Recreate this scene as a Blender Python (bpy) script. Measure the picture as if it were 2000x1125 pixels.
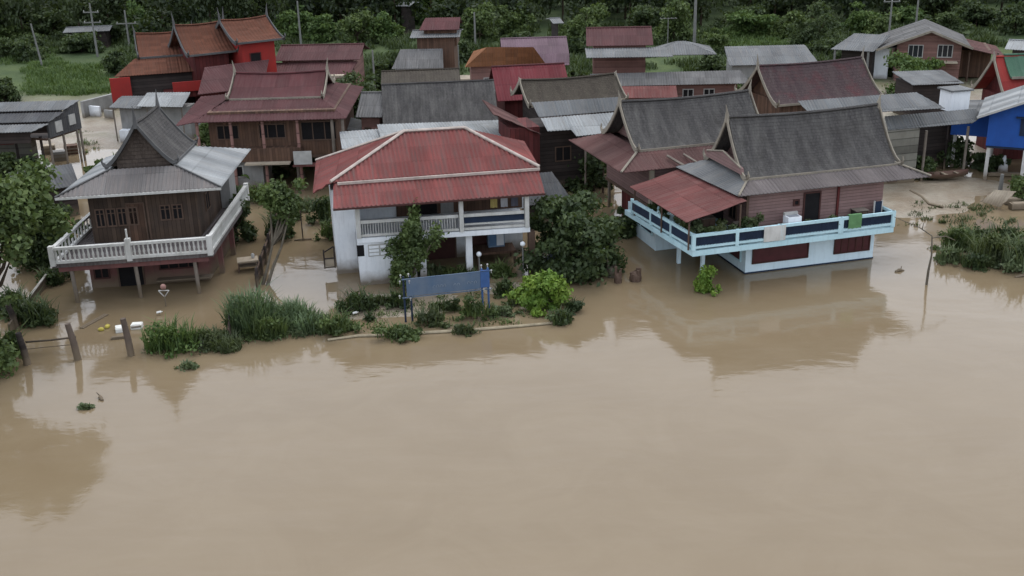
import bpy, math, random
import numpy as np
from mathutils import Vector, Matrix
random.seed(7); rng = np.random.default_rng(7)
for o in list(bpy.data.objects): bpy.data.objects.remove(o)
S = bpy.context.scene; COL = S.collection

# ---------------------------------------------------------------- camera, sky, sun, exposure
CH = 20.0; FPX = 2165.0; PIT = math.radians(20.7); ROL = math.radians(1.43)
_fw = np.array([0, math.cos(PIT), -math.sin(PIT)]); _u0 = np.array([0, math.sin(PIT), math.cos(PIT)]); _r0 = np.array([1., 0, 0])
_r = math.cos(ROL)*_r0 - math.sin(ROL)*_u0; _u = math.cos(ROL)*_u0 + math.sin(ROL)*_r0
cam = bpy.data.cameras.new('camera'); cam.sensor_width = 36; cam.lens = 36*FPX/2000
cam.clip_start = .5; cam.clip_end = 6000
co = bpy.data.objects.new('camera', cam); COL.objects.link(co); S.camera = co
m = Matrix.Identity(4)
for i in range(3):
    m[i][0] = _r[i]; m[i][1] = _u[i]; m[i][2] = -_fw[i]
m[2][3] = CH
co.matrix_world = m
SUN_EL, SUN_AZ = math.radians(60), math.radians(12)
w = bpy.data.worlds.new("World"); S.world = w; w.use_nodes = True
nt = w.node_tree; nt.nodes.clear()
sky = nt.nodes.new('ShaderNodeTexSky'); sky.sky_type = 'NISHITA'; sky.sun_disc = False
sky.sun_elevation = SUN_EL; sky.sun_rotation = SUN_AZ; sky.dust_density = 4; sky.air_density = 1.0
hs = nt.nodes.new('ShaderNodeHueSaturation'); hs.inputs['Saturation'].default_value = .35; hs.inputs['Value'].default_value = .9
nz = nt.nodes.new('ShaderNodeTexNoise'); nz.inputs['Scale'].default_value = 2.2; nz.inputs['Detail'].default_value = 4
rmp = nt.nodes.new('ShaderNodeMapRange'); rmp.inputs[1].default_value = .3; rmp.inputs[2].default_value = .7
rmp.inputs[3].default_value = .8; rmp.inputs[4].default_value = 1.15
tc = nt.nodes.new('ShaderNodeTexCoord')
mul = nt.nodes.new('ShaderNodeMixRGB'); mul.blend_type = 'MULTIPLY'; mul.inputs[0].default_value = 1
bg = nt.nodes.new('ShaderNodeBackground'); bg.inputs['Strength'].default_value = .12
wo = nt.nodes.new('ShaderNodeOutputWorld')
nt.links.new(sky.outputs[0], hs.inputs['Color']); nt.links.new(hs.outputs[0], mul.inputs[1])
nt.links.new(tc.outputs['Generated'], nz.inputs['Vector']); nt.links.new(nz.outputs[0], rmp.inputs[0]); nt.links.new(rmp.outputs[0], mul.inputs[2])
veil = nt.nodes.new('ShaderNodeMixRGB'); veil.blend_type = 'ADD'; veil.inputs[0].default_value = 1; veil.inputs[2].default_value = (7.2, 7.7, 8.6, 1)   # even grey of the cloud layer
nt.links.new(mul.outputs[0], veil.inputs[1]); nt.links.new(veil.outputs[0], bg.inputs[0]); nt.links.new(bg.outputs[0], wo.inputs[0])
sl = bpy.data.lights.new('sun', 'SUN'); sl.energy = .5; sl.angle = math.radians(40); sl.color = (1, .96, .9)
so = bpy.data.objects.new('sun', sl); COL.objects.link(so)
# light arrives from the camera's side, high up
sd = Vector((math.sin(SUN_AZ)*math.cos(SUN_EL), math.cos(SUN_AZ)*math.cos(SUN_EL), math.sin(SUN_EL)))
so.rotation_euler = sd.to_track_quat('Z', 'Y').to_euler(); so.location = (0, -20, 60)
S.view_settings.view_transform = 'Standard'; S.view_settings.look = 'None'
S.view_settings.exposure = 0.06; S.view_settings.gamma = 1
S.render.engine = 'CYCLES'

# ---------------------------------------------------------------- survey helpers (a sighting from the drone -> a place at a known height)
def U(x, y, z=0.):
    d = _fw*FPX + _r*(x-1000) - _u*(y-562.5)
    return np.array([0, 0, CH]) + d*((z-CH)/d[2])
def zrow(X, Y, py):
    k = py-562.5
    a = k*_fw[2] + FPX*_u[2]; b = k*(X*_fw[0]+Y*_fw[1]) + FPX*(X*_u[0]+Y*_u[1])
    return CH - b/a
def prj(p):
    q = np.array(p, float)-np.array([0, 0, CH]); d = q@_fw
    return 1000+FPX*(q@_r)/d, 562.5-FPX*(q@_u)/d
class Fr:
    """a building's own frame: x along its front, y away from the river, z above the water"""
    def __init__(s, O, th, th2=None):
        s.O = np.array([O[0], O[1], 0.]); a = math.radians(th); b = math.radians(th2 if th2 is not None else th+90)
        s.e1 = np.array([math.cos(a), math.sin(a), 0]); s.e2 = np.array([math.cos(b), math.sin(b), 0])
    def __call__(s, x, y, z=0.): 
        p = s.O + s.e1*x + s.e2*y; return np.array([p[0], p[1], z])
    def z(s, x, y, py):
        p = s(x, y); return zrow(p[0], p[1], py)
def frpx(a, b, z, extra=0, th=None):
    A, B = U(*a, z), U(*b, z)
    t = math.degrees(math.atan2(B[1]-A[1], B[0]-A[0])) if th is None else th
    f = Fr(A, t, t+90+extra); f.L = float(np.hypot(B[0]-A[0], B[1]-A[1])); f.ze = z
    return f

# ---------------------------------------------------------------- object helpers
def tag(o, label=None, cat=None, group=None, kind=None):
    if label: o['label'] = label
    if cat: o['category'] = cat
    if group: o['group'] = group
    if kind: o['kind'] = kind
    return o
def thing(name, label, cat, loc, group=None):
    o = bpy.data.objects.new(name, None); COL.objects.link(o); o.location = Vector([float(v) for v in loc])
    o.empty_display_size = .3
    return tag(o, label, cat, group)
def rootloc(o):
    v = Vector((0, 0, 0))
    while o is not None: v += o.location; o = o.parent
    return v
class MB:
    def __init__(s): s.v = []; s.f = []; s.uv = []; s.sm = []
    def face(s, pts, uv=None, smooth=False):
        n = len(s.v); s.v += [tuple(float(c) for c in p) for p in pts]; s.f.append(tuple(range(n, n+len(pts))))
        if uv is None:
            P = np.array([p for p in pts], float); nn = np.zeros(3)
            for i in range(len(P)):
                nn += np.cross(P[i], P[(i+1) % len(P)])
            l = np.linalg.norm(nn); nn = nn/l if l > 1e-9 else np.array([0, 0, 1.])
            if abs(nn[2]) > .995: uu = np.array([1., 0, 0])
            else:
                uu = np.cross([0, 0, 1.], nn); uu /= np.linalg.norm(uu)
            vv = np.cross(nn, uu); uv = [(float(p@uu), float(p@vv)) for p in P]
        s.uv += list(uv); s.sm.append(smooth); return s
    def grid(s, G, UV=None, smooth=True):
        # G[i][j] points, shared vertices
        G = np.array(G, float); ni, nj = G.shape[:2]; n = len(s.v); s.v += [tuple(p) for p in G.reshape(-1, 3)]
        for i in range(ni-1):
            for j in range(nj-1):
                q = [(i, j), (i+1, j), (i+1, j+1), (i, j+1)]
                s.f.append(tuple(n+a*nj+b for a, b in q)); s.sm.append(smooth)
                s.uv += [tuple(UV[a][b]) if UV is not None else (a*.2, b*.2) for a, b in q]
        return s
    def hexa(s, b, t):
        # b, t: 4 bottom and 4 top points, same winding (ccw seen from above)
        s.face([b[3], b[2], b[1], b[0]]); s.face(t)
        for i in range(4):
            j = (i+1) % 4; s.face([b[i], b[j], t[j], t[i]])
        return s
    def box(s, fr, x0, x1, y0, y1, z0, z1):
        q = [(x0, y0), (x1, y0), (x1, y1), (x0, y1)]
        return s.hexa([fr(a, b, z0) for a, b in q], [fr(a, b, z1) for a, b in q])
    def slab(s, pts, t):
        # polygon extruded along its normal by -t (down)
        P = np.array(pts, float); n = np.zeros(3)
        for i in range(len(P)): n += np.cross(P[i]-P[0], P[(i+1) % len(P)]-P[0])
        n /= np.linalg.norm(n)
        if n[2] < -1e-6: P = P[::-1]; n = -n
        Q = P - n*t
        s.face(P); s.face(Q[::-1])
        for i in range(len(P)):
            j = (i+1) % len(P); s.face([Q[i], Q[j], P[j], P[i]])
        return s
    def corr(s, pts, period=.24, amp=.025, t=.02, v0=0.):
        """corrugated sheet filling a sloping polygon, ribs running up the slope"""
        P = np.array(pts, float); n = np.zeros(3)
        for i in range(len(P)): n += np.cross(P[i]-P[0], P[(i+1) % len(P)]-P[0])
        n /= np.linalg.norm(n)
        if n[2] < 0: n = -n
        uu = np.cross([0, 0, 1.], n); uu /= np.linalg.norm(uu); vv = np.cross(n, uu)
        C = P[0]; a = (P-C)@uu; b = (P-C)@vv; h = (P-C)@n
        st = period/4; us = np.arange(a.min()+1e-4, a.max()-1e-4, st); us = np.append(us, a.max()-1e-4)
        cols = []
        for q in us:
            hit = []
            for i in range(len(P)):
                j = (i+1) % len(P)
                if (a[i]-q)*(a[j]-q) <= 0 and abs(a[i]-a[j]) > 1e-9:
                    k = (q-a[i])/(a[j]-a[i]); hit.append((b[i]+k*(b[j]-b[i]), h[i]+k*(h[j]-h[i])))
            if len(hit) < 2: continue
            lo = min(hit); hi = max(hit); cols.append((q, lo, hi))
        T = []; B = []; UVs = []
        for q, lo, hi in cols:
            w_ = amp*math.sin(2*math.pi*(q-a.min())/period)
            T.append([C+uu*q+vv*lo[0]+n*(lo[1]+w_), C+uu*q+vv*hi[0]+n*(hi[1]+w_)])
            B.append([p-n*t for p in T[-1]]); UVs.append([(q+13., lo[0]+v0), (q+13., hi[0]+v0)])
        s.grid(T, UVs, True); s.grid([[p[1], p[0]] for p in B], [[p[1], p[0]] for p in UVs], True)
        s.grid([[B[i][0], T[i][0]] for i in range(len(T))], None, False)
        for e in (0, -1): s.face([B[e][0], B[e][1], T[e][1], T[e][0]])
        return s
    def tube(s, pts, rad, n=6, cap=True):
        P = [np.array(p, float) for p in pts]; R = rad if hasattr(rad, '__len__') else [rad]*len(P); G = []
        for i, p in enumerate(P):
            d = P[min(i+1, len(P)-1)]-P[max(i-1, 0)]; d /= (np.linalg.norm(d)+1e-9)
            a = np.cross(d, [0, 0, 1.]) if abs(d[2]) < .9 else np.cross(d, [1., 0, 0]); a /= np.linalg.norm(a); b = np.cross(d, a)
            G.append([p+R[i]*(math.cos(k*2*math.pi/n)*a+math.sin(k*2*math.pi/n)*b) for k in range(n+1)])
        s.grid(np.array(G)[:, ::-1], [[(k/n, i) for k in range(n+1)] for i in range(len(P))], n > 4)
        if cap:
            s.face(G[-1][:-1]); s.face(G[0][:-1][::-1])
        return s
    def beam(s, a, b, w_, h):
        a = np.array(a, float); b = np.array(b, float); d = b-a; d /= np.linalg.norm(d)
        x = np.cross(d, [0, 0, 1.]) if abs(d[2]) < .95 else np.array([1., 0, 0]); x /= np.linalg.norm(x); z = np.cross(x, d)
        c = [(-1, -1), (1, -1), (1, 1), (-1, 1)]
        A = [a+x*w_/2*i+z*h/2*j for i, j in c]; Bq = [b+x*w_/2*i+z*h/2*j for i, j in c]
        s.face(A); s.face(Bq[::-1])
        for i in range(4):
            j = (i+1) % 4; s.face([A[j], A[i], Bq[i], Bq[j]])
        return s
    def ball(s, c, r, nu=8, nv=5, jit=0):
        c = np.array(c, float); r = np.array(r, float)*np.ones(3); G = []
        for i in range(nv+1):
            th = math.pi*i/nv; row = []
            for k in range(nu+1):
                ph = 2*math.pi*(k % nu)/nu; j = 1+jit*math.sin(3.1*k % nu*1.7+i*2.3)
                row.append(c+r*j*np.array([math.sin(th)*math.cos(ph), math.sin(th)*math.sin(ph), math.cos(th)]))
            G.append(row)
        return s.grid(G, [[(k/nu, i/nv) for k in range(nu+1)] for i in range(nv+1)])
    def build(s, name, mat, parent=None, loc=None, **tg):
        me = bpy.data.meshes.new(name)
        o = bpy.data.objects.new(name, me); COL.objects.link(o)
        if parent is not None: o.parent = parent; off = rootloc(parent)
        else:
            if loc is None:
                V = np.array(s.v); loc = (V[:, 0].mean(), V[:, 1].mean(), V[:, 2].min())
            off = Vector([float(c) for c in loc]); o.location = off
        me.from_pydata([(a-off[0], b-off[1], c-off[2]) for a, b, c in s.v], [], s.f)
        ul = me.uv_layers.new(name='UVMap'); ul.data.foreach_set('uv', np.array(s.uv, np.float32).ravel())
        me.polygons.foreach_set('use_smooth', s.sm); me.materials.append(mat); me.update()
        return tag(o, **tg) if tg else o
def qmesh(name, V, mat, parent=None, loc=None, k=4):
    """one mesh of loose k-gons from an (n,k,3) array"""
    n = len(V); me = bpy.data.meshes.new(name); o = bpy.data.objects.new(name, me); COL.objects.link(o)
    if parent is not None: o.parent = parent; off = np.array(rootloc(parent))
    else: off = np.array(loc if loc is not None else (0, 0, 0), float); o.location = Vector(off.tolist())
    me.vertices.add(n*k); me.vertices.foreach_set('co', (V.reshape(-1, 3)-off).astype(np.float32).ravel())
    me.loops.add(n*k); me.loops.foreach_set('vertex_index', np.arange(n*k, dtype=np.int32))
    me.polygons.add(n); me.polygons.foreach_set('loop_start', np.arange(n, dtype=np.int32)*k)
    me.polygons.foreach_set('loop_total', np.full(n, k, np.int32)); me.update(calc_edges=True); me.validate()
    me.materials.append(mat); return o
def dup(o, parent=None, loc=None):
    c = o.copy(); COL.objects.link(c); c.parent = parent
    if loc is not None: c.location = Vector([float(x) for x in loc])
    for ch in list(o.children): dup(ch, c)
    return c

# ---------------------------------------------------------------- materials
class NT:
    def __init__(s, name):
        s.m = bpy.data.materials.new(name); s.m.use_nodes = True; s.t = s.m.node_tree; s.t.nodes.clear()
        s.out = s.n('ShaderNodeOutputMaterial')
    def n(s, t, **kw):
        x = s.t.nodes.new(t)
        for k, v in kw.items(): setattr(x, k, v)
        return x
    def l(s, a, b): s.t.links.new(a, b)
    def coord(s, which='Object', scale=(1, 1, 1)):
        c = s.n('ShaderNodeTexCoord'); mp = s.n('ShaderNodeMapping'); mp.inputs['Scale'].default_value = scale
        s.l(c.outputs[which], mp.inputs[0]); return mp.outputs[0]
    def wpos(s, scale=(1, 1, 1)):
        c = s.n('ShaderNodeNewGeometry'); mp = s.n('ShaderNodeMapping'); mp.inputs['Scale'].default_value = scale
        s.l(c.outputs['Position'], mp.inputs[0]); return mp.outputs[0]
    def noise(s, vec, scale, detail=4, rough=.55, lo=.35, hi=.65, d=0.):
        z = s.n('ShaderNodeTexNoise'); z.inputs['Scale'].default_value = scale; z.inputs['Detail'].default_value = detail
        z.inputs['Roughness'].default_value = rough; z.inputs['Distortion'].default_value = d; s.l(vec, z.inputs['Vector'])
        return s.rng(z.outputs[0], lo, hi)
    def rng(s, v, lo, hi, a=0., b=1.):
        r = s.n('ShaderNodeMapRange'); r.inputs[1].default_value = lo; r.inputs[2].default_value = hi
        r.inputs[3].default_value = a; r.inputs[4].default_value = b; s.l(v, r.inputs[0]); return r.outputs[0]
    def math(s, op, a, b=None):
        x = s.n('ShaderNodeMath', operation=op)
        for i, q in enumerate((a, b)):
            if q is None: continue
            if isinstance(q, (int, float)): x.inputs[i].default_value = q
            else: s.l(q, x.inputs[i])
        return x.outputs[0]
    def mix(s, f, a, b, mode='MIX'):
        x = s.n('ShaderNodeMixRGB', blend_type=mode)
        for i, q in enumerate((f, a, b)):
            if isinstance(q, (int, float)): x.inputs[i].default_value = q
            elif isinstance(q, tuple): x.inputs[i].default_value = (*q, 1)
            else: s.l(q, x.inputs[i])
        return x.outputs[0]
    def bsdf(s, col, rough=.8, spec=.3, bump=None, dist=.02, metal=0., ior=1.45):
        b = s.n('ShaderNodeBsdfPrincipled'); b.inputs['Metallic'].default_value = metal; b.inputs['IOR'].default_value = ior
        b.inputs['Specular IOR Level'].default_value = spec
        if isinstance(col, tuple): b.inputs['Base Color'].default_value = (*col, 1)
        else: s.l(col, b.inputs['Base Color'])
        if isinstance(rough, (int, float)): b.inputs['Roughness'].default_value = rough
        else: s.l(rough, b.inputs['Roughness'])
        if bump is not None:
            q = s.n('ShaderNodeBump'); q.inputs['Distance'].default_value = dist; q.inputs['Strength'].default_value = 1
            s.l(bump, q.inputs['Height']); s.l(q.outputs[0], b.inputs['Normal'])
        s.l(b.outputs[0], s.out.inputs[0]); return b
def sheet(name, c1, c2, c3, rough=.55, course=1.6, rib=0., streak=.6, spec=.12):
    """painted or bare corrugated sheet / old tile: patches, run-off streaks down the slope, lap lines"""
    n = NT(name); uv = n.coord('UV'); wp = n.wpos()
    a = n.noise(wp, .55, 5, .6, .35, .68); col = n.mix(a, c1, c2)
    st = n.noise(n.coord('UV', (5, .35, 1)), 1.3, 4, .65, .42, .75); col = n.mix(n.math('MULTIPLY', st, streak), col, c3)
    f = n.noise(n.coord('UV', (9, 9, 1)), 1.5, 3, .6, .3, .7); col = n.mix(n.math('MULTIPLY', f, .25), col, tuple(x*.55 for x in c2))
    sp = n.n('ShaderNodeSeparateXYZ'); n.l(uv, sp.inputs[0])
    fr = n.math('FRACT', n.math('DIVIDE', sp.outputs[1], course)); ln = n.math('LESS_THAN', fr, .05)
    col = n.mix(n.math('MULTIPLY', ln, .35), col, tuple(x*.4 for x in c1))
    # single sheets weathered differently from their neighbours
    cell = n.n('ShaderNodeTexWhiteNoise'); cell.noise_dimensions = '2D'; cv = n.n('ShaderNodeCombineXYZ')
    n.l(n.math('FLOOR', n.math('DIVIDE', sp.outputs[0], .96)), cv.inputs[0]); n.l(n.math('FLOOR', n.math('DIVIDE', sp.outputs[1], course)), cv.inputs[1])
    n.l(cv.outputs[0], cell.inputs[0])
    k = n.rng(cell.outputs[0], 0, 1, .82, 1.12); hv = n.n('ShaderNodeHueSaturation'); n.l(k, hv.inputs['Value']); n.l(col, hv.inputs['Color']); col = hv.outputs[0]
    bump = None
    if rib:
        wv = n.math('SINE', n.math('MULTIPLY', sp.outputs[0], 2*math.pi/rib)); bump = n.math('ADD', wv, n.math('MULTIPLY', f, .6))
    else: bump = f
    n.bsdf(col, min(1, rough+.22), spec, bump, .018 if rib else .008); return n.m
def shingle(name, c1, c2, c3, c4, tw=.2, th=.16):
    n = NT(name); uv = n.coord('UV'); wp = n.wpos()
    br = n.n('ShaderNodeTexBrick'); br.inputs['Scale'].default_value = 1; br.inputs['Brick Width'].default_value = tw; br.inputs['Row Height'].default_value = th
    br.inputs['Mortar Size'].default_value = .014; br.inputs['Mortar Smooth'].default_value = .3; br.inputs['Bias'].default_value = 0
    br.inputs['Color1'].default_value = (*c1, 1); br.inputs['Color2'].default_value = (*c2, 1); br.inputs['Mortar'].default_value = (*tuple(x*.68 for x in c1), 1)
    n.l(uv, br.inputs['Vector'])
    a = n.noise(n.coord('UV', (1.6, .3, 1)), 1.2, 5, .65, .42, .72); col = n.mix(n.math('MULTIPLY', a, .85), br.outputs[0], c3)
    b = n.noise(wp, .8, 6, .7, .5, .7); col = n.mix(n.math('MULTIPLY', b, .6), col, c4)
    g = n.noise(n.coord('UV', (5, 2.2, 1)), 1.8, 4, .7, .3, .75); col = n.mix(n.math('MULTIPLY', g, .6), col, tuple(x*.45 for x in c1))
    n.bsdf(col, .9, .15, n.math('SUBTRACT', g, br.outputs[1]), .03); return n.m
def wall(name, c1, c2, rough=.8, plank=0., horiz=False, tide=True, dirt=.5, spec=.25, mud=(.16, .125, .085), pv=.27):
    """painted, plastered or boarded wall with stains, and the flood's mud line near the water"""
    n = NT(name); uv = n.coord('UV'); wp = n.wpos(); col = n.mix(n.noise(wp, 1.1, 5, .6, .35, .7), c1, c2)
    st = n.noise(n.coord('UV', (3.5, .5, 1)), 1.6, 5, .65, .5, .8); col = n.mix(n.math('MULTIPLY', st, dirt), col, tuple(x*.45+.02 for x in c2))
    sp = n.n('ShaderNodeSeparateXYZ'); n.l(uv, sp.inputs[0]); bump = n.noise(wp, 18, 3, .6, .2, .8)
    if plank:
        q = n.math('DIVIDE', sp.outputs[1 if horiz else 0], plank); fr = n.math('FRACT', q); ln = n.math('LESS_THAN', fr, .1)
        wn = n.n('ShaderNodeTexWhiteNoise'); wn.noise_dimensions = '1D'; n.l(n.math('FLOOR', q), wn.inputs['W'])
        hv = n.n('ShaderNodeHueSaturation'); n.l(n.rng(wn.outputs[0], 0, 1, 1-pv, 1+pv), hv.inputs['Value']); n.l(col, hv.inputs['Color'])
        col = n.mix(n.math('MULTIPLY', ln, .65), hv.outputs[0], tuple(x*.25 for x in c1)); bump = n.math('SUBTRACT', bump, n.math('MULTIPLY', ln, 2))
    if tide:
        z = n.n('ShaderNodeSeparateXYZ'); n.l(wp, z.inputs[0]); e = n.math('ADD', z.outputs[2], n.math('MULTIPLY', n.noise(wp, 1.7, 4, .6, .2, .8), -.35))
        k = n.rng(e, .0, .62, .92, 0.); col = n.mix(k, col, mud)
    n.bsdf(col, rough, spec, bump, .006); return n.m
def leaf(name, c1, c2, c3, tr=.22, ns=.9):
    n = NT(name); g = n.n('ShaderNodeNewGeometry'); r = g.outputs['Random Per Island']
    col = n.mix(r, c1, c2); k = n.noise(n.wpos(), ns, 2, .5, .4, .62); col = n.mix(n.math('MULTIPLY', k, .7), col, c3)
    d = n.n('ShaderNodeBsdfDiffuse'); t = n.n('ShaderNodeBsdfTranslucent'); gl = n.n('ShaderNodeBsdfGlossy'); gl.inputs['Roughness'].default_value = .55
    n.l(col, d.inputs[0]); n.l(n.mix(.5, col, (.12, .16, .02)), t.inputs[0]); mx = n.n('ShaderNodeMixShader'); mx.inputs[0].default_value = tr
    n.l(d.outputs[0], mx.inputs[1]); n.l(t.outputs[0], mx.inputs[2]); m2 = n.n('ShaderNodeMixShader'); m2.inputs[0].default_value = .025
    n.l(mx.outputs[0], m2.inputs[1]); n.l(gl.outputs[0], m2.inputs[2]); n.l(m2.outputs[0], n.out.inputs[0]); return n.m
def plain(name, c, rough=.6, spec=.3, var=.25):
    n = NT(name); k = n.noise(n.wpos(), 3, 4, .6, .3, .7); n.bsdf(n.mix(n.math('MULTIPLY', k, 1), c, tuple(x*(1-var) for x in c)), rough, spec); return n.m

m_red = sheet('red_roof_sheet', (.225, .068, .062), (.165, .055, .051), (.125, .085, .078), .6, 1.25, streak=1.0)
m_crim = sheet('faded_crimson_sheet', (.16, .056, .051), (.12, .047, .044), (.19, .12, .108), .55, 1.4)
m_mar = sheet('maroon_sheet', (.088, .029, .031), (.070, .027, .029), (.105, .056, .056), .5, 1.6)
m_mar2 = sheet('dull_maroon_sheet', (.095, .040, .041), (.075, .036, .037), (.115, .07, .068), .55, 1.6)
m_mauve = sheet('mauve_sheet', (.16, .105, .13), (.13, .09, .105), (.19, .14, .15), .55, 1.6)
m_oran = sheet('orange_tile', (.28, .13, .065), (.22, .10, .05), (.17, .10, .07), .75, .35, .3)
m_oran2 = sheet('terracotta_tile', (.15, .062, .04), (.115, .052, .036), (.10, .06, .045), .8, .35, .3)
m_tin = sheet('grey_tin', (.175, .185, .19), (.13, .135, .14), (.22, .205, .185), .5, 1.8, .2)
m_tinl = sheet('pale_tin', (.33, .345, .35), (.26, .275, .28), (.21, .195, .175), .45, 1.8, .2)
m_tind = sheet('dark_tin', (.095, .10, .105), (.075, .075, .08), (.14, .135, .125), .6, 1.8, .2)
m_asb = sheet('asbestos_sheet', (.19, .185, .18), (.14, .14, .14), (.09, .085, .08), .85, 1.2, .2, streak=.8)
m_brsk = sheet('brown_skirt_sheet', (.125, .065, .06), (.095, .055, .052), (.15, .10, .09), .7, 1.4, .2)
m_pinkr = sheet('warm_grey_sheet', (.17, .15, .145), (.13, .115, .115), (.10, .085, .08), .8, 1.5, .2)
m_shg = shingle('weathered_shingle', (.090, .086, .084), (.070, .066, .066), (.165, .160, .148), (.05, .046, .043))
m_shb = shingle('brown_old_shingle', (.085, .072, .058), (.065, .055, .045), (.105, .093, .072), (.05, .042, .035))
m_shr = shingle('maroon_grey_shingle', (.085, .060, .062), (.070, .048, .052), (.11, .085, .082), (.13, .035, .04), .3, .25)
m_white = wall('white_plaster', (.80, .83, .86), (.70, .74, .78), dirt=.35)
m_whitep = wall('white_painted_rail', (.58, .58, .56), (.42, .42, .39), dirt=.5, rough=.6)
m_aqua = wall('pale_aqua_paint', (.50, .70, .76), (.42, .62, .68), dirt=.4, tide=False, rough=.6)
m_aqua_lo = wall('pale_aqua_wall', (.64, .78, .85), (.56, .70, .77), dirt=.3, tide=False)
m_pinkw = wall('pinkish_boards', (.25, .16, .15), (.20, .13, .12), plank=.17, horiz=True, tide=False, dirt=.4, pv=.08)
m_wood = wall('dark_wood_boards', (.085, .058, .042), (.055, .04, .032), plank=.22, tide=False, dirt=.5)
m_woodb = wall('brown_wood_boards', (.13, .075, .05), (.09, .055, .04), plank=.2, tide=False, dirt=.5)
m_woodh = wall('black_wood_boards', (.045, .035, .032), (.03, .025, .023), plank=.25, horiz=True, tide=True, dirt=.5)
m_pole = wall('bleached_timber', (.22, .19, .16), (.13, .11, .09), dirt=.6)
m_gabw = shingle('carved_gable_boards', (.12, .095, .08), (.09, .07, .06), (.16, .13, .11), (.06, .05, .045), .34, .2)
m_lowpink = wall('dull_pink_plaster', (.17, .075, .07), (.12, .058, .055), dirt=.6)
m_brick = wall('brick_pink_wall', (.25, .14, .12), (.20, .115, .10), plank=.12, horiz=True, tide=False, dirt=.4)
m_redw = wall('bright_red_wall', (.30, .028, .024), (.24, .028, .024), tide=False, dirt=.3)
m_drkw = wall('deep_red_timber', (.10, .022, .02), (.07, .018, .018), tide=False, plank=.3, dirt=.4)
m_blue = wall('strong_blue_wall', (.022, .088, .34), (.02, .072, .28), tide=False, dirt=.25)
m_grey = wall('grey_cement', (.30, .30, .29), (.22, .22, .215), dirt=.5)
m_olive = wall('olive_board_wall', (.17, .165, .14), (.13, .125, .105), plank=.5, horiz=True, dirt=.5)
m_cream = wall('cream_wall', (.42, .36, .28), (.34, .29, .22), dirt=.5)
m_barge = wall('pale_bargeboard', (.27, .24, .19), (.19, .17, .14), dirt=.6, tide=False)
m_bargd = wall('dark_bargeboard', (.11, .11, .11), (.075, .075, .075), dirt=.5, tide=False)
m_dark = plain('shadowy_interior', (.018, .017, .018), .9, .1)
m_glass = plain('dark_window_glass', (.03, .033, .038), .15, .5)
m_rpane = plain('dark_red_shutter', (.075, .018, .022), .35, .4)
m_rdoor = plain('red_brown_door', (.07, .028, .024), .6, .3)
m_navy = plain('navy_netting', (.022, .035, .065), .7, .2)
m_frame = plain('pale_frame', (.45, .45, .43), .6, .3)
m_wframe = plain('timber_frame', (.12, .08, .06), .7, .2)
m_cap = plain('cement_ridge_cap', (.50, .43, .38), .8, .2, .35)
m_conc = plain('pole_concrete', (.20, .20, .19), .85, .2)
m_bark = plain('bark', (.075, .058, .042), .95, .1, .4)
m_barkl = plain('pale_bark', (.15, .13, .10), .95, .1, .4)
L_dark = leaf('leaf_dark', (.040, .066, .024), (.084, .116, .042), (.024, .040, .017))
L_mid = leaf('leaf_mid', (.068, .108, .030), (.130, .175, .055), (.042, .066, .024))
L_lite = leaf('leaf_light', (.065, .115, .03), (.115, .17, .045), (.045, .085, .026))
L_lime = leaf('leaf_lime', (.14, .24, .03), (.22, .31, .05), (.08, .16, .025))
L_oliv = leaf('leaf_olive', (.06, .085, .03), (.10, .12, .045), (.045, .06, .03))
L_reed = leaf('leaf_reed', (.085, .135, .06), (.15, .21, .10), (.06, .095, .045))
m_foam = plain('foam_white', (.72, .72, .68), .7, .3, .12)
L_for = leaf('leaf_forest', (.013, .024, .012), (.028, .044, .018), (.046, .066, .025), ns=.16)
L_gry = leaf('leaf_greyed', (.085, .12, .052), (.145, .18, .085), (.058, .08, .038))

# ---------------------------------------------------------------- water and ground
def water_mat():
    n = NT('muddy_flood_water'); wp = n.wpos((1, 1, 1))
    a = n.noise(n.wpos((.5, 1.4, 1)), .06, 5, .6, .35, .65, .8); b = n.noise(n.wpos((1, 1, 1)), .22, 5, .65, .4, .7, 1.2)
    col = n.mix(a, (.192, .146, .090), (.172, .129, .077)); col = n.mix(n.math('MULTIPLY', b, .5), col, (.215, .168, .108))
    c = n.noise(n.wpos((.35, 1.7, 1)), .35, 6, .7, .5, .72, 1.6); col = n.mix(n.math('MULTIPLY', c, .2), col, (.225, .178, .125))
    r1 = n.noise(n.wpos((1., 1.9, 1)), 1.15, 3, .5, 0, 1, .6); r2 = n.noise(n.wpos((1, 1.5, 1)), .16, 2, .5, 0, 1, 1.)
    r3 = n.noise(n.wpos((1.6, 1, 1)), 5., 2, .5, 0, 1, .4)
    patch = n.noise(wp, .07, 3, .6, .4, .62, 1.)
    h = n.math('ADD', n.math('MULTIPLY', r1, .006), n.math('MULTIPLY', r2, .035)); h = n.math('ADD', h, n.math('MULTIPLY', n.math('MULTIPLY', r3, patch), .0018))
    n.bsdf(col, .07, .5, h, 1.0, ior=1.33); return n.m
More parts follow.
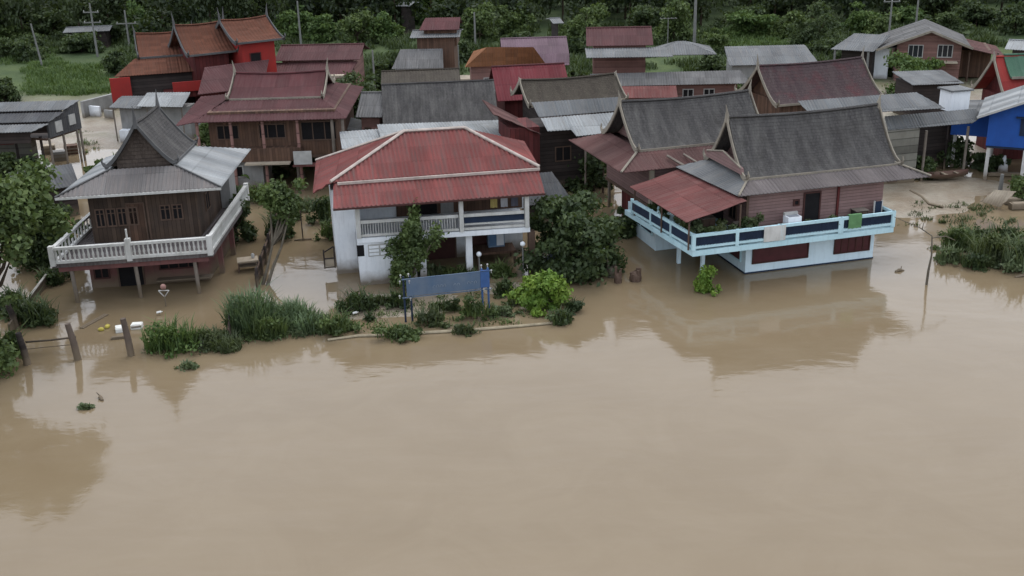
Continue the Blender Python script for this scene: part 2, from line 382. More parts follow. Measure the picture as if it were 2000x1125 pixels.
def ground_mat():
    n = NT('mud_and_grass'); wp = n.wpos(); z = n.n('ShaderNodeSeparateXYZ'); n.l(wp, z.inputs[0])
    mud = n.mix(n.noise(wp, .5, 5, .6, .35, .65), (.23, .18, .125), (.34, .30, .235)); mud = n.mix(n.math('MULTIPLY', n.noise(wp, 3.5, 4, .6, .4, .7), .4), mud, (.13, .10, .07))
    gr = n.mix(n.noise(wp, .35, 5, .6, .35, .65), (.035, .062, .018), (.075, .105, .032)); gr = n.mix(n.math('MULTIPLY', n.noise(wp, 2.5, 4, .7, .4, .7), .5), gr, (.03, .05, .018))
    e = n.math('ADD', z.outputs[2], n.math('MULTIPLY', n.noise(wp, .25, 5, .65, .2, .8), .5)); k = n.rng(e, .55, .8)
    far = n.rng(z.outputs[1], 96, 112); k = n.math('MAXIMUM', n.math('MULTIPLY', k, .85), far)
    dk = n.rng(z.outputs[1], 118, 135); gr = n.mix(n.math('MULTIPLY', dk, .5), gr, (.03, .05, .018))
    n.bsdf(n.mix(k, mud, gr), n.rng(k, 0, 1, .38, .95), .35, n.noise(wp, 4, 5, .7, .2, .8), .05); return n.m
def sm(a, b, x): t = np.clip((x-a)/(b-a), 0, 1); return t*t*(3-2*t)
def vnoise(X, Y, s, seed):
    r = np.random.default_rng(seed); T = r.random((257, 257)); x = (X/s) % 256; y = (Y/s) % 256
    i = np.floor(x).astype(int); j = np.floor(y).astype(int); fx = x-i; fy = y-j; fx = fx*fx*(3-2*fx); fy = fy*fy*(3-2*fy)
    return (T[i, j]*(1-fx)*(1-fy)+T[i+1, j]*fx*(1-fy)+T[i, j+1]*(1-fx)*fy+T[i+1, j+1]*fx*fy)*2-1
GA, GB, GC, GD = U(640, 662), U(1105, 634), U(1010, 560), U(720, 585)
def gh(X, Y):
    X = np.asarray(X, float); Y = np.asarray(Y, float)
    n1 = vnoise(X, Y, 5., 1)+.5*vnoise(X, Y, 2.1, 2)+.25*vnoise(X, Y, .9, 3)
    back = sm(78, 90, Y+2.5*vnoise(X, Y, 9, 4)); h = -1.3+back*1.55
    rt = sm(19.5, 22.5, X)*sm(61.3, 64.8, Y+1.6*vnoise(X, Y, 4, 6)); h = np.maximum(h, -1.3+rt*(1.32))
    lf = sm(-26, -30, -X*0+X+ -0)*0
    gd = sm(GA[0]-1.2, GA[0]+.6, X)*sm(GB[0]+1.2, GB[0]-.4, X)*sm(47.6, 48.9, Y-.11*(X-GA[0]))*sm(54.6, 52.4, Y-.15*(X-GA[0]))
    h = np.maximum(h, -1.3+gd*1.30)
    h = h+n1*(.05+.09*back+.09*rt)+.25*sm(95, 130, Y)
    return h
xs = np.concatenate([[-900, -500, -300, -200, -140, -100], np.arange(-75, 75.1, .6), [100, 140, 200, 300, 500, 900]])
ys = np.concatenate([[-200, -60, 0, 20, 32], np.arange(38, 110, .6), np.arange(110, 260, 5), [300, 400, 600, 1000, 2000, 4000]])
XX, YY = np.meshgrid(xs, ys, indexing='ij'); ZZ = gh(XX, YY)
g = MB(); g.grid(np.stack([XX, YY, ZZ], -1)); g.build('ground', ground_mat(), loc=(0, 0, 0), kind='structure')
wm = MB(); wm.grid(np.array([[[a, b, 0.] for b in (-200, 60, 120, 600)] for a in (-900, 0, 900)])); wm.build('water', water_mat(), loc=(0, 0, 0), kind='structure')
def gz(p): return float(max(0., gh(p[0], p[1])))

# ---------------------------------------------------------------- foliage
def leaves(clumps, n, size, seed, flat=.5, elong=1.8, upper=.35):
    """n leaf faces spread over the shells of clump balls [(centre, radii)]"""
    r = np.random.default_rng(seed); C = np.array([c for c, _ in clumps], float); R = np.array([np.ones(3)*q for _, q in clumps], float)
    wgt = (R[:, 0]*R[:, 1])**1.0; k = r.choice(len(C), n, p=wgt/wgt.sum())
    d = r.normal(size=(n, 3)); d[:, 2] += upper; d /= np.linalg.norm(d, axis=1)[:, None]
    rad = (r.random(n)**.4)[:, None]*(1+.26*r.normal(size=(n, 1)))
    P = C[k]+d*R[k]*rad
    nr = d*flat+r.normal(size=(n, 3))*.6+np.array([0, 0, .35]); nr /= np.linalg.norm(nr, axis=1)[:, None]
    t = r.normal(size=(n, 3)); t[:, 2] -= .3; t -= nr*(t*nr).sum(1)[:, None]; t /= np.linalg.norm(t, axis=1)[:, None]; b = np.cross(nr, t)
    s = size*(.6+.8*r.random((n, 1))); L = t*s*elong/2; W = b*s/2
    return np.stack([P-L, P+W*1.0-L*.1+nr*s*.08, P+L-nr*s*.15, P-W*1.0-L*.1+nr*s*.08], 1)
def crown_clumps(c, R, nc, seed, cs=.42, low=False):
    r = np.random.default_rng(seed); out = []
    for i in range(nc):
        d = r.normal(size=3); d /= np.linalg.norm(d)
        if not low: d[2] = abs(d[2])*1.0-.25 if r.random() < .8 else d[2]
        q = (.3+.75*r.random())*(1+.22*math.sin(3*math.atan2(d[1], d[0])+seed)); k = cs*(.4+.95*r.random()); out.append((np.array(c)+d*np.array(R)*q, np.array(R)*k*np.array([1, 1, .8])))
    return out
def tree(base, w_, h, crown_h, mat, seed, label, cat='tree', name='broadleaf_tree', n=2600, size=.3, lean=(0, 0), group=None, bark=None, nc=16, trunks=1, elong=1.6, cs=.40, tk=1.):
    base = np.array([base[0], base[1], base[2] if len(base) > 2 else gz(base)-.1]); r = random.Random(seed)
    t = thing(name, label, cat, base, group); mb = MB()
    cc = base+np.array([lean[0], lean[1], h-crown_h/2]); R = np.array([w_/2, w_/2, crown_h/2]); cl = crown_clumps(cc, R*.88, nc, seed, cs, crown_h/h > .85)
    if crown_h/h > .85: cl += [(np.array([base[0]+w_*.36*math.cos(a), base[1]+w_*.3*math.sin(a), base[2]+h*.16]), np.array([w_*.17, w_*.17, h*.16])) for a in [r.uniform(0, 6.28) for _ in range(6)]]
    fork = base+(cc-base)*.5
    for k in range(trunks):
        o = np.array([r.uniform(-.3, .3)*k, r.uniform(-.3, .3)*k, 0]); b = (.022*h+.03)*tk
        mb.tube([base+o, base+o*1.5+(fork-base)*.5+np.array([r.uniform(-.1, .1), 0, 0]), fork+o*2, cc+o*2], [b*1.3, b, b*.8, b*.3])
    for c, q in cl[:9]: mb.tube([fork, (fork+c)/2+np.array([0, 0, -.05*h]), c], [.011*h+.015, .008*h+.01, .01], 5, False)
    mb.build('trunk', bark or m_bark, t); qmesh('crown', leaves(cl, n, size, seed, elong=elong), mat, t); return t
def tpx(px, py, wpx, top, mat, label, seed, frac=.85, n=2600, size=None, **k):
    b = U(px, py); d = math.hypot(b[1], CH); w_ = wpx*d/FPX*1.0; h = zrow(b[0], b[1], top)
    return tree(b[:2], w_, h, h*frac, mat, seed, label, n=n, size=size or max(.16, w_*.055), **k)
def blades(c, R, n, hgt, wid, seed, bend=.5):
    """long arching grass or reed blades, three quads each"""
    r = np.random.default_rng(seed); c = np.array(c, float); q = np.sqrt(r.random(n)); a = r.random(n)*2*math.pi
    B = c+np.stack([q*np.cos(a)*R[0], q*np.sin(a)*R[1], np.zeros(n)], 1); H_ = hgt*(.45+.65*r.random(n))*(1-.35*q)
    d = r.random(n)*2*math.pi; D = np.stack([np.cos(d), np.sin(d), 0*d], 1); Wd = np.stack([-np.sin(d), np.cos(d), 0*d], 1)*wid/2; bd = (bend*(.3+r.random(n)))[:, None]*H_[:, None]; out = []
    def pt(t): return B+D*bd*t**2+np.stack([0*t*H_, 0*H_, H_*(t-.28*bend*t**3)], 1)
    T = [0, .4, .75, 1.]; K = [1, 1, .75, .08]
    for i in range(3): out.append(np.stack([pt(T[i])-Wd*K[i], pt(T[i])+Wd*K[i], pt(T[i+1])+Wd*K[i+1], pt(T[i+1])-Wd*K[i+1]], 1))
    return np.concatenate(out)
def bush(px, py, wpx, top, mat, label, seed, n=1500, size=.13, depth=.8, cat='bush', name='bush', group=None, reeds=0, nc=12, elong=1.7, cs=.42, bh=1.2, skirt=0):
    b = U(px, py); d = math.hypot(b[1], CH); w_ = wpx*d/FPX; h = max(.25, zrow(b[0], b[1]+w_*depth*.3, top)); b[2] = gz(b)-.03
    c = b+np.array([0, w_*depth/2*.8, h*.36]); cl = crown_clumps(c, (w_/2*.82, w_*depth/2*.82, h*.46), nc, seed, cs, True); rq = random.Random(seed+7)
    for k in range(9): a = rq.uniform(0, 6.28); e = rq.uniform(.45, 1.25); z_ = rq.uniform(.06, .24); cl.append((np.array([c[0]+w_*.5*e*math.cos(a), c[1]+w_*depth*.5*e*math.sin(a), b[2]+h*z_]), np.array([w_*.14, w_*.14, h*z_])*rq.uniform(.7, 1.2)))
    if n == 0: t = qmesh(name, blades(c*[1, 1, 0]+[0, 0, b[2]], (w_/2, w_*depth/2), reeds, h*bh, .05, seed), mat, None, b); return tag(t, label, cat, group)
    n = int(n*(1.3 if mat is L_lime else .72)); t = thing(name, label, cat, b, group); mb = MB(); r = random.Random(seed)
    for k in range(5): q = cl[k % len(cl)][0]; mb.tube([b+[0, w_*depth*.4, 0], (b+[0, w_*depth*.4, 0]+q)/2+[r.uniform(-.1, .1), 0, .1], q], [.04, .03, .012], 5, False)
    mb.build('stem', m_bark, t); lv = leaves(cl, n, size, seed, elong=elong)
    lv = lv[lv[:, :, 2].min(1) > b[2]-.02]
    tw = blades(c*[1, 1, 0]+[0, 0, b[2]+h*.15], (w_/2*.8, w_*depth/2*.8), 4 if mat is L_lime else int(40+w_*26), h*(.8 if mat is L_lime else 1.15), size*.55, seed+3, .7); qmesh('foliage', np.concatenate([lv, tw]), mat, t)
    if reeds: qmesh('blades', blades(c*[1, 1, 0]+[0, 0, b[2]], (w_/2, w_*depth/2), reeds, h*bh, .05, seed+1), mat, t)
    return t
def banana(px, py, top, label, seed, n=8, mat=None, group=None, name='banana_plant', stem=.5):
    b = U(px, py); b[2] = gz(b)-.05; h = zrow(b[0], b[1], top)-b[2]; r = np.random.default_rng(seed)
    t = thing(name, label, 'plant', b, group); m_ = MB(); m_.tube([b, b+[0, 0, h*stem]], [.11, .07]); m_.build('stem', m_barkl, t); Q = []
    for k in range(n):
        a = 2*math.pi*k/n+r.uniform(-.4, .4); D = np.array([math.cos(a), math.sin(a), 0]); Wv = np.array([-math.sin(a), math.cos(a), 0]); Ln = h*(.5+.25*r.random()); up = .55+.5*r.random()
        P = [b+[0, 0, h*stem]+D*Ln*s+np.array([0, 0, 1])*Ln*(up*s-.75*s*s*s) for s in np.linspace(0, 1, 6)]; Wd = [.04, .8, 1, .9, .6, .05]
        for i in range(5):
            for sg in (-1, 1):
                e0 = P[i]+Wv*sg*Wd[i]*Ln*.16-[0, 0, .05*Ln*Wd[i]]; e1 = P[i+1]+Wv*sg*Wd[i+1]*Ln*.16-[0, 0, .05*Ln*Wd[i+1]]
                Q.append([P[i], P[i+1], e1, e0] if sg > 0 else [P[i+1], P[i], e0, e1])
    qmesh('leaf_crown', np.array(Q), mat or L_lite, t); return t

# ---------------------------------------------------------------- building helpers
def thai_roof(par, f, x0, x1, yc, half, ze, zr, mat, name='gable_roof', sag=.12, axis='x', barge=m_barge, horn=.75, gable=None, ends=(0, 1), pw=1.45, bh=.2, kick=.25, rec=.8):
    """steep roof with concave slopes, sagging ridge, bargeboards with pointed finials. axis: direction of the ridge"""
    F = (lambda a, b, c: f(a, b, c)) if axis == 'x' else (lambda a, b, c: f(b, a, c))
    nx, nu = 16, 9; Ht = zr-ze; arc = math.hypot(half, Ht)
    def z_at(t, u): zz = zr-sag*math.sin(math.pi*t); return zz-(zz-ze)*(1-(1-u)**pw)+.0*u
    mb = MB()
    for sg in (-1, 1):
        T = [[F(x0+(x1-x0)*i/nx, yc+sg*half*j/nu, z_at(i/nx, j/nu)+(.022*math.sin(i*2.3+j*1.1)+.018*math.sin(i*1.1-j*2.7) if 0 < i < nx and j > 0 else 0)) for j in range(nu+1)] for i in range(nx+1)]
        UV = [[(x0+(x1-x0)*i/nx, sg*arc*j/nu) for j in range(nu+1)] for i in range(nx+1)]
        B = [[p-[0, 0, .12] for p in row] for row in T]
        fl = (sg > 0) == (axis == 'x')
        if fl: mb.grid(T, UV); mb.grid(B[::-1], UV[::-1])
        else: mb.grid(T[::-1], UV[::-1]); mb.grid(B, UV)
        mb.grid([[T[i][nu], B[i][nu]] for i in range(nx+1)], None, False)
        for i in (0, nx): mb.grid([[T[i][j], B[i][j]] for j in range(nu+1)], None, False)
    rf = mb.build(name, mat, par)
    for sg in (-1, 1): MB().beam(F(x0+.05, yc+sg*(half+.03), ze-.07), F(x1-.05, yc+sg*(half+.03), ze-.07), .06, .16).build('eave_board', barge, rf)
    cp = MB(); cp.tube([F(x0+(x1-x0)*i/12, yc, z_at(i/12, 0)+.03) for i in range(13)], .09, 6); cp.build('ridge_cap', mat, rf)
    for e in ends:
        X = x0-.07 if e == 0 else x1+.07; o = MB(); dx = -1 if e == 0 else 1
        for sg in (-1, 1):
            us = [1.06, 1, .85, .7, .5, .3, .15, 0]
            top = [F(X, yc+sg*half*u, z_at(e, min(u, 1))+.12+(.1 if u > 1 else 0)) for u in us]; bot = [F(X, yc+sg*half*u, z_at(e, min(u, 1))-bh) for u in us]
            th = [F(X+dx*.07, yc+sg*half*u, z_at(e, min(u, 1))+.12+(.1 if u > 1 else 0)) for u in us]; bh_ = [F(X+dx*.07, yc+sg*half*u, z_at(e, min(u, 1))-bh) for u in us]
            o.grid([top, bot], None, False); o.grid([th, bh_], None, False); o.grid([top, th], None, False); o.grid([bot, bh_], None, False)
            # curled foot
            o.tube([F(X, yc+sg*half*.97, ze-.02), F(X, yc+sg*half*1.08, ze+.06), F(X, yc+sg*half*1.13, ze+kick), F(X, yc+sg*half*1.10, ze+kick*1.8)], [.1, .09, .06, .02], 5)
        br = o.build('bargeboard', barge, rf if False else par)
        fn = MB(); fn.tube([F(X, yc, zr-.25), F(X, yc, zr+.1), F(X+dx*.03, yc, zr+horn*.5), F(X+dx*.10, yc, zr+horn)], [.15, .12, .06, .015], 5); fn.build('finial', barge, br)
        if gable is not None:
            Xg = x0+rec if e == 0 else x1-rec; P = []
            pts = [F(Xg, yc+half*u*.97, z_at(e, abs(u))-.1) for u in (-1, -.85, -.7, -.5, -.3, -.12, 0, .12, .3, .5, .7, .85, 1)]
            gm = MB(); pin = [p+(F(Xg+dx*-.1, 0, 0)-F(Xg, 0, 0)) for p in pts]; gm.face(pts); gm.face(pin[::-1])
            for i in range(len(pts)):
                j = (i+1) % len(pts); gm.face([pts[i], pts[j], pin[j], pin[i]])
            gm.build('gable_wall', gable, par)
    return rf
def window(par, f, x, w_, z0, z1, y, pane=None, frame=None, axis='x', side=-1, bars=1, name='window', hbar=False):
    """frame ring standing proud of the wall with a recessed pane; axis x: wall runs along x at y; axis y: wall at x=y"""
    G = (lambda a, d, z: f(a, y+side*d, z)) if axis == 'x' else (lambda a, d, z: f(y+side*d, a, z))
    def bx(mb, a0, a1, d0, d1, c0, c1):
        q = [(a0, d0), (a1, d0), (a1, d1), (a0, d1)]; mb.hexa([G(*p, c0) for p in q], [G(*p, c1) for p in q])
    p = MB(); bx(p, x+.04, x+w_-.04, .004, .03, z0+.04, z1-.04); po = p.build(name, pane or m_glass, par)
    k = MB(); t = .07; bx(k, x, x+t, .003, .07, z0, z1); bx(k, x+w_-t, x+w_, .003, .07, z0, z1); bx(k, x+t, x+w_-t, .003, .07, z0, z0+t); bx(k, x+t, x+w_-t, .003, .07, z1-t, z1)
    for i in range(bars):
        c = x+w_*(i+1)/(bars+1); bx(k, c-.03, c+.03, .006, .055, z0+t, z1-t)
    if hbar: c = z0+(z1-z0)*.72; bx(k, x+t, x+w_-t, .008, .05, c-.02, c+.02)
    k.build('frame', frame or m_frame, po); return po
def door(par, f, x, w_, z0, z1, y, mat=None, frame=None):
    p = MB(); p.box(f, x, x+w_, y-.03, y-.004, z0, z1); d = p.build('door', mat or m_dark, par)
    k = MB(); k.box(f, x-.07, x, y-.07, y-.003, z0, z1); k.box(f, x+w_, x+w_+.07, y-.07, y-.003, z0, z1); k.box(f, x-.07, x+w_+.07, y-.07, y-.003, z1, z1+.07); k.build('frame', frame or m_wframe, d); return d
def bx(par, name, mat, f, *a, **k): return MB().box(f, *a).build(name, mat, par, **k)
def post(par, f, x, y, z0, z1, mat, r=.09, name='post', dx=0):
    m_ = MB()
    if r < 0: m_.box(f, x+r, x-r, y+r, y-r, z0, z1)
    else: m_.tube([f(x+dx, y, z0), f(x, y, z1)], r, 7)
    return m_.build(name, mat, par)

# ================================================================ HOUSE WITH WHITE BALUSTRADE (left)
f = Fr((-22.76, 52.08), 8.6, 91.6)
h = thing('stilt_house', 'dark timber house with steep carved gable and white baluster balcony on posts', 'house', f(3.8, 5, 0), 'riverside houses standing in the flood')
bx(h, 'lower_wall', m_lowpink, f, .9, 6.9, 2.2, 9, -1, 1.86)
for a, b in ((2.35, 3.55),): door(h, f, a, b-a, -.8, 1.5, 2.2)
window(h, f, 4.4, 2.0, .75, 1.6, 2.2, m_dark, m_rdoor, bars=3); window(h, f, 1.1, .8, .5, 1.4, 2.2, m_dark, m_rdoor)
bx(h, 'lower_ledge', m_pole, f, 4.3, 7.1, 1.7, 2.19, .25, .33)
bx(h, 'balcony_floor', m_pinkr, f, -.05, 7.75, 0, 10, 1.98, 2.2); bx(h, 'floor_beam', m_lowpink, f, .2, 7.5, .1, .3, 1.72, 1.978)
bx(h, 'floor_beam', m_lowpink, f, 7.3, 7.5, .302, 9.8, 1.72, 1.978)
for x, y in ((.75, .2), (3.85, .2), (6.75, .2)): post(h, f, x, y, -1.2, 1.98, m_pole, .1, dx=.08)
for y in (3.2, 6.2, 9.4): post(h, f, 7.35, y, -1.2, 1.72, m_lowpink, -.12)
bx(h, 'wall', m_wood, f, 1.1, 6.55, 3.0, 9, 2.2, 5.15)
bx(h, 'corner_post', m_wframe, f, 3.95, 4.05, 2.94, 2.999, 2.2, 4.9)
for i in range(4): window(h, f, 1.35+i*.55, .5, 3.05, 4.05, 3.0, m_dark, m_wframe, bars=1, name='shutter', hbar=True)
for i in range(2): window(h, f, 4.6+i*.62, .56, 3.2, 4.05, 3.0, m_dark, m_wframe, bars=1, name='shutter', hbar=True)
door(h, f, 3.0, .8, 2.2, 4.2, 3.0, m_woodb); window(h, f, 4.5, 1., 3.1, 4.1, 6.55, m_dark, m_wframe, axis='y', side=1)
bx(h, 'grey_wall', m_grey, f, 6.56, 7.1, 8.2, 9.8, 2.2, 4.6)
# balustrade: rails, balusters, piers
bal = None
def rail_run(a, b, nb, z0=2.2, hh=.78):
    global bal
    A, B = f(*a), f(*b); rl = MB(); rl.beam(A+[0, 0, z0+hh], B+[0, 0, z0+hh], .2, .13); rl.beam(A+[0, 0, z0+.07], B+[0, 0, z0+.07], .18, .13); r_ = rl.build('balustrade', m_whitep, h)
    for i in range(nb):
        p = A+(B-A)*(i+.5)/nb
        if bal is None:
            q = MB(); q.tube([p+[0, 0, z0+.13], p+[0, 0, z0+.24], p+[0, 0, z0+.36], p+[0, 0, z0+.52], p+[0, 0, z0+hh-.08]], [.06, .045, .068, .04, .055], 6); bal = q.build('baluster', m_whitep, r_)
            bal['_p'] = 1; globals()['bal0'] = p
        else:
            c = bal.copy(); COL.objects.link(c); c.parent = r_; c.location = bal.location+Vector((p-bal0).tolist())+(rootloc(bal.parent)-rootloc(r_))
rail_run((.1, 0), (7.65, 0), 34); rail_run((7.65, .1), (7.65, 9.9), 38); rail_run((.1, 9.9), (.1, .1), 20)
for x, y in ((0.05, 0), (3.72, 0), (7.65, 0), (7.65, 9.9)): bx(h, 'pier', m_whitep, f, x-.12, x+.12, y-.14, y+.12, 2.1, 3.08+(.18 if x == 3.72 else .05))
post(h, f, 3.72, -.02, 3.2, 3.75, m_whitep, .05, 'flag_pole_stub')
# skirt roof, four faces round the gable block
ex0, ex1, ey0, ey1, ze1 = -.15, 8.05, 2.1, 10.6, 5.0; ix0, ix1, iy0, iy1, zi = 2.15, 5.4, 4.0, 8.4, 5.85
E4 = [f(ex0, ey0, ze1), f(ex1, ey0, ze1), f(ex1, ey1, ze1), f(ex0, ey1, ze1)]; I4 = [f(ix0, iy0, zi), f(ix1, iy0, zi), f(ix1, iy1, zi), f(ix0, iy1, zi)]
m_h1front = sheet('brown_grey_sheet', (.19, .18, .175), (.15, .14, .135), (.24, .20, .18), .55, 1.5, .2)
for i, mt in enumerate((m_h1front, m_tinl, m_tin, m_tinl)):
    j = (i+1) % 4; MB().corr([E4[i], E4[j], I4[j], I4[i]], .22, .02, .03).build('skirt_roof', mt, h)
for i in (0, 1): MB().tube([E4[i]+[0, 0, .05], I4[i]+[0, 0, .05]], .05, 5).build('hip_cap', m_bargd, h)
MB().beam(E4[0]-[0, 0, .06], E4[1]-[0, 0, .06], .06, .12).build('fascia', m_whitep, h)
bx(h, 'gable_block', m_gabw, f, 2.35, 5.05, 4.45, 8.1, 5.3, 6.2)
thai_roof(h, f, 4.2, 8.5, 3.65, 1.72, 5.98, 8.15, m_shg, rec=.35, axis='y', barge=m_bargd, gable=m_gabw, sag=.05, horn=.95, bh=.14, pw=1.25)

# ================================================================ RED ROOF WHITE HOUSE (centre)
f = Fr((-7.82, 53.82), 10.2)
h = thing('red_roofed_house', 'white plastered house under a bright red corrugated hipped roof', 'house', f(4.3, 4, 0), 'riverside houses standing in the flood')
bx(h, 'wing_wall', m_white, f, -1.1, -.002, 2.1, 8.7, -1.2, 4.62); bx(h, 'upper_wall', m_white, f, 0, 9.3, 3.3, 8.7, 2.5, 4.9)
bx(h, 'stair_wall', m_white, f, 0, 2.95, .0, 1.6, -1.2, 2.318); bx(h, 'ground_wall', m_white, f, .002, 9.2, 3.2, 8.6, -1.2, 2.26)
bx(h, 'balcony_side_wall', m_white, f, 0, .14, .02, 3.29, 2.46, 4.5)
vb = bx(h, 'vent_blocks', m_frame, f, .5, 2.3, -.025, -.003, 1.55, 2.2)
vk = MB()
for i in range(3):
    for k in range(3): vk.box(f, .55+i*.58, 1.05+i*.58, -.04, -.027, 1.6+k*.19, 1.73+k*.19)
vk.build('block_grid', m_white, vb)
bx(h, 'recess_shade_sheet', m_dark, f, -.06, .3, -.012, -.003, 1.6, 2.2)  # near-black sheet on the wall face paints the shade of a recess
sl = MB(); q = [(0, -.05), (8.9, -.45), (8.9, 3.2), (0, 3.2)]; sl.hexa([f(a, b, 2.32) for a, b in q], [f(a, b, 2.58) for a, b in q]); sl.build('balcony_slab', m_white, h)
def yb(x): return -.05-.4*x/8.9
for x, z1 in ((.1, 4.38), (5.35, 4.38), (8.75, 4.38)): bx(h, 'column', m_whitep, f, x-.11, x+.11, yb(x)-.06, yb(x)+.2, 2.585, z1)
for x0, x1 in ((.22, 5.2), (5.48, 8.62)):
    r_ = MB()
    for zz, hh in ((3.42, .16), (2.95, .07), (2.7, .12)) if x0 > 5 else ((3.42, .16), (2.7, .12)): r_.beam(f(x0, yb(x0)+.06, zz), f(x1, yb(x1)+.06, zz), .1, hh)
    ro = r_.build('railing', m_whitep, h)
    if x0 < 5:
        b_ = MB()
        for i in range(36): x = .3+i*.135; b_.tube([f(x, yb(x)+.06, 2.76), f(x, yb(x)+.06, 3.34)], .022, 4, False)
        b_.build('railing_bars', m_whitep, ro)
    else: MB().beam(f(x0, yb(x0)+.14, 3.1), f(x1, yb(x1)+.14, 3.1), .02, .42).build('dark_netting', m_navy, ro)
bx(h, 'balcony_shade_boards', m_woodb, f, 2.3, 9.2, 3.2, 3.297, 2.59, 4.7); bx(h, 'pale_panel', m_grey, f, 4.7, 5.4, 3.15, 3.197, 2.59, 4.5)  # dark boards added over the white wall to deepen the balcony's shade
for x, w_ in ((5.9, 2.2),): window(h, f, x, w_, 3.2, 4.4, 3.2, m_dark, m_wframe, bars=2)
door(h, f, 3.2, 1.3, 2.6, 4.4, 3.2, m_dark); window(h, f, 7.45, .7, 1.0, 1.9, 3.2, m_dark, m_frame); door(h, f, 3.65, 1.75, -1, 1.9, 3.2, m_rdoor); door(h, f, 6.1, 1.3, -1, 1.75, 3.2, m_rdoor)
for x, mm in ((3.3, m_white), (5.75, m_white), (9.0, m_wframe)): post(h, f, x, .3 if x < 9 else -.2, -1.2, 2.315, mm, -.15 if x > 9 else -.17, 'ground_post')
# roof
zE, zU, zL = 4.43, 5.17, 4.55
RL, RR = f(3.15, 5.2, 6.75), f(6.45, 5.2, 6.72)
FL, FR, BL, BR = f(-1.08, 1.6, zU), f(9.86, 1.6, zU+.02), f(-1.7, 9.0, zL), f(10.45, 8.7, 4.95); LF = f(-2.02, 2.15, zL)
MB().corr([FL, FR, RR, RL], .23, .042, .03).build('roof', m_red, h)
MB().corr([LF, FL, RL, BL], .23, .042, .03).build('roof', m_red, h)
MB().corr([FR, BR, RR], .23, .042, .03).build('roof', m_red, h)
MB().corr([BR, BL, RL, RR], .23, .042, .03).build('roof', m_red, h)
MB().corr([f(-1.1, -.7, zE), f(9.68, -.7, zE), f(9.8, 1.72, zU-.04), f(-.95, 1.72, zU-.06)], .23, .042, .03).build('skirt_roof', m_red, h)
for a, b in ((FL, RL), (FR, RR), (RL, RR), (BL, RL)): MB().tube([a+[0, 0, .05], b+[0, 0, .07]], .09, 6).build('ridge_cap', m_cap, h)
MB().beam(f(-.75, 1.42, zU-.04), f(9.85, 1.42, zU-.02), .10, .13).build('flashing', m_cap, h)
MB().beam(f(-1.1, -.72, zE-.05), f(9.68, -.72, zE-.05), .05, .1).build('fascia', m_rdoor, h)
MB().slab([f(-.9, -.5, 4.36), f(9.4, -.5, 4.36), f(9.5, 3.2, 4.9), f(-.9, 3.2, 4.9)], .03).build('ceiling', m_wframe, h)

# ================================================================ TWIN GABLE HOUSE WITH PALE BLUE BALCONY (right)
f = Fr((12.14, 54.15), 15)
h = thing('stilt_house', 'pinkish timber house with tall grey curved gable over a pale blue balcony', 'house', f(3.75, 3, 0), 'riverside houses standing in the flood')
bx(h, 'ground_wall', m_aqua_lo, f, 0, 7.5, 0, 4.6, -1.2, 1.72); bx(h, 'rear_room', m_aqua_lo, f, -2.95, -.5, 5.0, 9.2, -1.2, 1.7)
bx(h, 'plinth_line', m_navy, f, -.03, 7.53, -.035, -.003, -.5, .07); bx(h, 'plinth_line', m_navy, f, -.035, -.003, -.002, 4.6, -.5, .07)
for a, b, nb in ((.35, 3.6, 0), (5.1, 7.25, 4)): window(h, f, a, b-a, .5, 1.66, 0, m_rpane, m_rdoor, bars=nb)
window(h, f, .5, 3.6, .5, 1.66, 0, m_rpane, m_aqua, axis='y', side=-1, bars=1); window(h, f, 5.4, 3.4, .75, 1.5, -2.95, m_navy, m_aqua, axis='y', side=-1, bars=1)
flr = [(-3.62, -1.35), (7.8, -1.2), (7.8, 6.5), (-4.2, 6.5)]
MB().hexa([f(a, b, 1.8) for a, b in flr], [f(a, b, 2.08) for a, b in flr]).build('balcony_slab', m_aqua, h)
for x, y in ((-2.0, .9), (-2.55, 2.7)): post(h, f, x, y, -1.2, 1.8, m_aqua_lo, -.09)
def railseg(a, b, n, net=True):
    A, B = f(*a), f(*b); r_ = MB(); r_.beam(A+[0, 0, 2.86], B+[0, 0, 2.86], .12, .15); r_.beam(A+[0, 0, 2.25], B+[0, 0, 2.25], .1, .12)
    for i in range(n+1): p = A+(B-A)*i/n; r_.beam(p+[0, 0, 2.083+.003*len(h.children)%.02], p+[0, 0, 2.95], .165+.0007*(len(h.children)%9), .17)
    ro = r_.build('railing', m_aqua, h)
    if net:
        d = (B-A)/np.linalg.norm(B-A); q = np.array([d[1], -d[0], 0])
        MB().beam(A-q*.03+[0, 0, 2.55], B-q*.03+[0, 0, 2.55], .02, .44).build('dark_netting', m_navy, ro)
        b_ = MB()
        for i in range(int(np.linalg.norm(B-A)/.16)): p = A+d*(.16*i+.08)-q*.05*-1; b_.beam(p+[0, 0, 2.33], p+[0, 0, 2.77], .018, .018)
        b_.build('railing_bars', m_navy, ro)
railseg((-3.55, -1.3), (1.15, -1.24), 2); railseg((1.245, -1.24), (4.6, -1.2), 1); railseg((4.7, -1.2), (7.75, -1.15), 1); railseg((-3.55, -1.2), (-4.12, 5.6), 3); railseg((7.72, -1.1), (7.72, .3), 1)
bx(h, 'railing_panel', m_whitep, f, .25, 1.45, -1.34, -1.31, 2.12, 2.92)
bx(h, 'wall', m_pinkw, f, -.1, 7.8, .05, 6.4, 2.08, 4.25)
for x in (5.05,): bx(h, 'downpipe', m_drkw, f, x, x+.12, -.05, .03, 2.5, 4.2)
door(h, f, 3.2, .85, 2.08, 4.0, .05, m_dark, m_rdoor); window(h, f, 2.55, .35, 3.4, 3.75, .05, m_dark, m_rdoor, bars=0); bx(h, 'wall_post', m_wframe, f, -.12, .02, -.02, .048, 2.08, 4.2)
